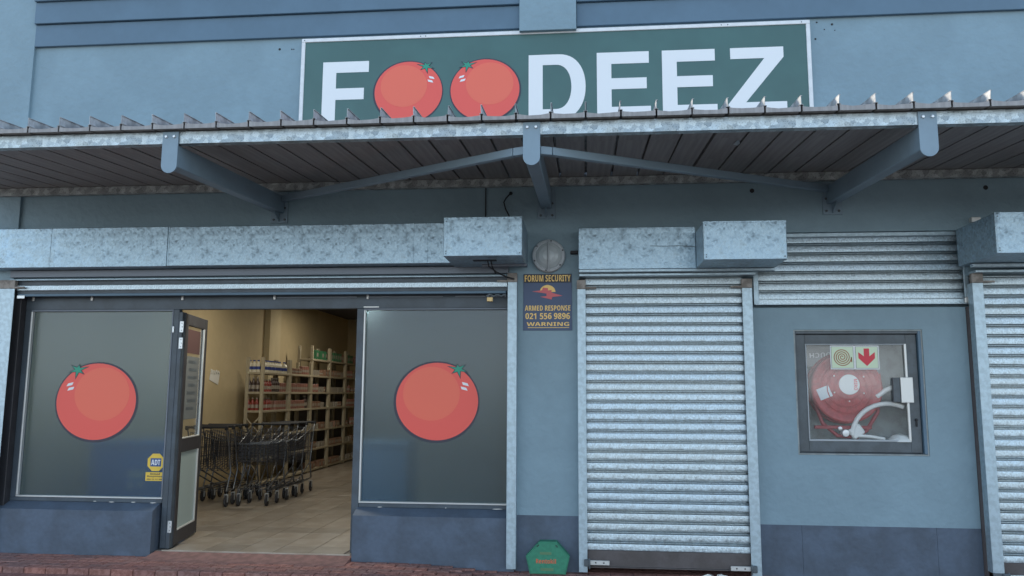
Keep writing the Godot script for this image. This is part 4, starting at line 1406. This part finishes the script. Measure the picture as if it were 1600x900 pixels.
func interior():
	var st: SurfaceTool
	# trolleys nested in two lines
	var proto := cart_proto()
	var names := [
		["front trolley of the line beside the shop wall", "second trolley of the line beside the shop wall", "third trolley of the line beside the shop wall", "rear trolley of the line beside the shop wall"],
		["front trolley of the line nearest the open floor", "second trolley of the line nearest the open floor", "third trolley of the line nearest the open floor", "rear trolley of the line nearest the open floor"]]
	for line in 2:
		for k in 4:
			var t: Node3D = proto
			if line + k > 0:
				t = proto.duplicate()
				t.name = numbered(self, "shopping_trolley")
				add_child(t)
			if line == 0:
				t.position = Vector3(-4.93 - 0.03 * k, 0.1, -3.05 - 0.27 * k)
				t.rotation.y = 0.10
			else:
				t.position = Vector3(-4.42 + 0.02 * k, 0.1, -3.30 - 0.30 * k)
				t.rotation.y = PI + 0.16
			tag(t, "wire shopping trolley, " + names[line][k], "shopping trolley", "shopping trolleys nested by the wall")
	# shelving along the wall: bays between uprights
	var zs := [-4.90, -6.06, -7.14, -8.20, -9.26, -10.30]
	var levels := [0.16, 0.53, 0.88, 1.285, 1.58, 1.895]
	var bays := ["nearest bay", "second bay", "third bay", "fourth bay", "farthest bay"]
	for i in 5:
		var s := thing("shelf_unit", "beige slotted steel shelving, %s along shop wall" % bays[i], "shelf", Vector3(-5.3, 0.1, (zs[i] + zs[i + 1]) / 2), "steel shelving along the shop wall")
		var top := 2.13 if i < 2 else 2.45
		for z in ([zs[i] - 0.02, zs[i + 1] + 0.03] if i == 0 else [zs[i] - 0.03, zs[i + 1] + 0.03]):
			for x in [-5.15, -5.395]:
				st = mb()
				lim(st, x - 0.025, x + 0.025, 0.1, top, z - 0.024, z + 0.024, 0.002)
				obj("upright", st, M.shelf, s)
		var lv := levels.duplicate()
		if i >= 2: lv.append(2.205)
		for y in lv:
			st = mb()
			lim(st, -5.41, -5.12, y - 0.035, y, zs[i + 1] + 0.004, zs[i] - 0.004, 0.003)
			obj("shelf_board", st, M.shelf, s)
		st = mb()
		lim(st, -5.43, -5.422, 0.15, 1.86, zs[i + 1] + 0.01, zs[i] - 0.01)
		if i >= 2: obj("back_panel", st, M.shelf_back, s)
		if i == 0:
			for y in [0.35, 0.95]:
				st = mb()
				bar(st, Vector3(-5.38, y, -4.90), Vector3(-5.17, y + 0.22, -4.90), 0.004, 0.02)
				bar(st, Vector3(-5.17, y, -4.895), Vector3(-5.38, y + 0.22, -4.895), 0.004, 0.02)
				obj("cross_brace", st, M.shelf, s)
	stock(zs, levels, bays)
	# warm tube fittings under the shop ceiling
	for k in 3:
		var lx := -3.1 if k == 0 else -4.3
		var f := thing("ceiling_lamp", "warm tube lamp under the shop ceiling, %s from the door" % ["first", "second", "third"][k], "lamp", Vector3(lx, 3.2, -0.40 - 3.3 * k), "tube lamps under the shop ceiling")
		st = mb()
		lim(st, lx - 0.40, lx + 0.40, 3.235, 3.299, -0.48 - 3.3 * k, -0.32 - 3.3 * k, 0.006)
		obj("housing", st, M.frame_white, f)
		var e := StandardMaterial3D.new()
		e.albedo_color = Color(0.9, 0.85, 0.75)
		e.emission_enabled = true
		e.emission = Color(1.0, 0.975, 0.91)
		e.emission_energy_multiplier = 0.6
		st = mb()
		lim(st, lx - 0.35, lx + 0.35, 3.212, 3.234, -0.47 - 3.3 * k, -0.33 - 3.3 * k, 0.004)
		obj("lamp_tube", st, e, f)
		var al := AreaLight3D.new()
		al.name = "tube_light"
		al.area_size = Vector2(0.7, 0.14)
		al.light_color = Color(1.0, 0.975, 0.91)
		al.light_energy = 2.3 if k == 0 else 1.35
		al.area_range = 20.0
		al.area_attenuation = 2.0
		al.shadow_enabled = true
		f.add_child(al)
		al.position = Vector3(0, 0.008, 0)
		al.rotation.x = -PI / 2
	# notice on the wall, round wall fan and the blue shapes behind the frosted panes
	st = mb()
	bx(st, Vector3(-5.655, 1.80, -4.32), Vector3(0.004, 0.17, 0.30), 0.0, Basis(Vector3.RIGHT, -0.25))
	for k in 4:
		bx(st, Vector3(-5.645, 1.88 - 0.01 * (k % 2), -4.22 - 0.07 * k), Vector3(0.012, 0.05, 0.03), 0.0, Basis(Vector3.RIGHT, 0.3 * k))
	tag(obj("wall_notice", st, M.paper), "tilted paper notice pinned on the yellow shop wall", "notice")
	for e in [[-5.36, -4.44, 0.92, "blue box standing behind the frosted window with alarm sticker"], [-2.39, -1.84, 0.95, "dull blue grey box standing behind the frosted window next to shutter guide"]]:
		var b := thing("blue_box", e[3], "box", Vector3((e[0] + e[1]) / 2, 0.1, -1.0))
		st = mb()
		lim(st, e[0], e[1], 0.1, e[2] + 0.06, -1.35, -0.90, 0.03)
		obj("body", st, M.blue if e[0] < -4 else M.blue_grey, b)
		st = mb()
		lim(st, e[0] - 0.005, e[1] + 0.005, e[2] + 0.06, e[2] + 0.12, -1.36, -0.89, 0.02)
		obj("lid", st, M.blue if e[0] < -4 else M.blue_grey, b)
		if e[0] < -4:
			st = mb()
			lim(st, -4.88, -4.70, 0.66, 0.74, -0.90, -0.896)
			lim(st, -4.88, -4.83, 0.54, 0.635, -0.90, -0.896)
			lim(st, -4.78, -4.73, 0.55, 0.63, -0.90, -0.896)
			obj("white_label", st, M.sign_white, b)

func stock(zs: Array, levels: Array, bays: Array):
	var cols := {"bottle_red": lin(0.20, 0.03, 0.02), "bottle_pale": lin(0.55, 0.50, 0.38), "bottle_dark": lin(0.05, 0.03, 0.025), "tin": lin(0.24, 0.11, 0.08), "carton": lin(0.20, 0.11, 0.07), "green": lin(0.03, 0.13, 0.06), "white": lin(0.27, 0.235, 0.19), "blue": lin(0.03, 0.05, 0.2)}
	var mats := {}
	for k in cols: mats[k] = mat(cols[k], 0.4)
	var bottle := func(m: Material, cap: Material, h: float, r: float) -> Array:
		var st := mb()
		lathe(st, [Vector2(r, 0), Vector2(r, h * 0.62), Vector2(r * 0.45, h * 0.80), Vector2(r * 0.38, h * 0.92), Vector2(0, h * 0.92)], Vector3.ZERO, Vector3.UP, 10)
		var s2 := mb()
		lathe(s2, [Vector2(r * 0.5, h * 0.9), Vector2(r * 0.5, h), Vector2(0, h)], Vector3.ZERO, Vector3.UP, 8)
		var s3 := mb()
		lathe(s3, [Vector2(r * 1.03, h * 0.20), Vector2(r * 1.03, h * 0.46)], Vector3.ZERO, Vector3.UP, 10)
		return [baked(st, m), baked(s2, cap), baked(s3, cap)]
	var tin := func(m: Material, h: float, r: float) -> Array:
		var st := mb()
		lathe(st, [Vector2(r * 0.9, 0), Vector2(r, 0.005), Vector2(r, h - 0.006), Vector2(r * 0.92, h), Vector2(r * 0.88, h - 0.004), Vector2(0, h - 0.004)], Vector3.ZERO, Vector3.UP, 12)
		var s2 := mb()
		lathe(s2, [Vector2(r * 1.03, h * 0.30), Vector2(r * 1.03, h * 0.58)], Vector3.ZERO, Vector3.UP, 12)
		return [baked(st, m), null, baked(s2, mats.white)]
	var carton := func(m: Material, w: float, h: float, d: float) -> Array:
		var st := mb()
		bx(st, Vector3(0, h / 2, 0), Vector3(d, h, w), 0.003)
		var s2 := mb()
		bx(s2, Vector3(d / 2 + 0.001, h * 0.5, 0), Vector3(0.002, h * 0.4, w * 0.7))
		return [baked(st, m), null, baked(s2, mats.white)]
	var kinds := {
		"pale": ["bottle", "pale bottle with dark blue label", "bottle", bottle.call(mats.bottle_pale, mats.blue, 0.19, 0.04)],
		"dark": ["bottle", "dark bottle with light cap and label", "bottle", bottle.call(mats.bottle_dark, mats.white, 0.23, 0.035)],
		"red": ["bottle", "red sauce bottle with white cap", "bottle", bottle.call(mats.bottle_red, mats.white, 0.20, 0.035)],
		"jar": ["jar", "reddish brown jar with pale label", "jar", tin.call(mats.tin, 0.15, 0.042)],
		"tin": ["tin", "small brown tin with pale band", "tin", tin.call(mats.carton, 0.10, 0.038)],
		"carton": ["carton", "brown grocery carton with white label", "carton", carton.call(mats.carton, 0.15, 0.12, 0.12)],
		"packet": ["packet", "pale grocery packet", "packet", carton.call(mats.white, 0.11, 0.10, 0.08)],
		"green": ["carton", "dark green carton with white label", "carton", carton.call(mats.green, 0.13, 0.17, 0.10)],
		"pink": ["carton", "pinkish red carton", "carton", carton.call(mats.tin, 0.12, 0.16, 0.10)],
	}
	var plan := [
		# bay, level, kinds
		[0, 5, ["pale", "pale"], 0.075], [1, 5, ["tin", "jar"], 0.09], [2, 5, ["packet", "tin", "carton"], 0.14], [3, 5, ["carton", "packet"], 0.15], [4, 5, ["jar", "packet"], 0.13],
		[2, 6, ["green"], 0.17], [3, 6, ["green", "green", "pink"], 0.14], [4, 6, ["green", "pink"], 0.15],
		[0, 4, ["red", "dark", "jar"], 0.085], [1, 4, ["jar"], 0.088], [2, 4, ["jar", "packet", "tin"], 0.14], [3, 4, ["packet"], 0.13], [4, 4, ["jar", "tin"], 0.13],
		[0, 3, ["red", "jar", "jar"], 0.088], [1, 3, ["jar", "jar", "dark"], 0.09], [2, 3, ["carton", "packet", "jar"], 0.15], [3, 3, ["packet", "tin"], 0.14], [4, 3, ["jar"], 0.15],
		[2, 2, ["packet", "carton"], 0.17], [3, 2, ["packet", "carton", "tin"], 0.16], [4, 2, ["tin", "jar"], 0.16],
		[2, 1, ["carton", "packet"], 0.18], [3, 1, ["carton"], 0.17], [4, 1, ["packet", "carton"], 0.17],
		[2, 0, ["carton"], 0.17], [3, 0, ["carton", "carton", "packet"], 0.18], [4, 0, ["packet"], 0.18],
	]
	var lvname := ["bottom shelf", "second shelf up", "third shelf up", "fourth shelf up", "fifth shelf up", "sixth shelf up", "raised top shelf"]
	var ys := levels.duplicate()
	ys.append(2.205)
	for p in plan:
		var i: int = p[0]
		var z: float = zs[i] - 0.12
		var n := 0
		while z > zs[i + 1] + 0.10:
			var kd: Array = kinds[p[2][mini(int(p[2].size() * n * p[3] / 0.95), p[2].size() - 1)]]
			n += 1
			if rng.randf() < 0.93:
				var o := thing(kd[0], "%s on the %s, %s" % [kd[1], lvname[p[1]], bays[i]], kd[2], Vector3(-5.175 - rng.randf() * 0.015, ys[p[1]], z), "%s of the %s, %s" % [kd[1], lvname[p[1]], bays[i]])
				o.rotation.y = rng.randf_range(-0.12, 0.12)
				put("body", kd[3][0], Vector3.ZERO, o).position = Vector3.ZERO
				if kd[3][1]: put("cap", kd[3][1], Vector3.ZERO, o).position = Vector3.ZERO
				put("wrapper", kd[3][2], Vector3.ZERO, o).position = Vector3.ZERO
			z -= p[3] * rng.randf_range(0.97, 1.06)
	for e in [[5, "pale"], [4, "dark"], [3, "red"]]:
		for k in 3:
			var kd: Array = kinds[e[1]]
			var o := thing(kd[0], "%s at the door end of the %s" % [kd[1], lvname[e[0]]], kd[2], Vector3(-5.24 - 0.07 * k, ys[e[0]], -4.955), "%s at the shelf end, %s" % [kd[1], lvname[e[0]]])
			put("body", kd[3][0], Vector3.ZERO, o).position = Vector3.ZERO
			put("cap", kd[3][1], Vector3.ZERO, o).position = Vector3.ZERO
			put("wrapper", kd[3][2], Vector3.ZERO, o).position = Vector3.ZERO
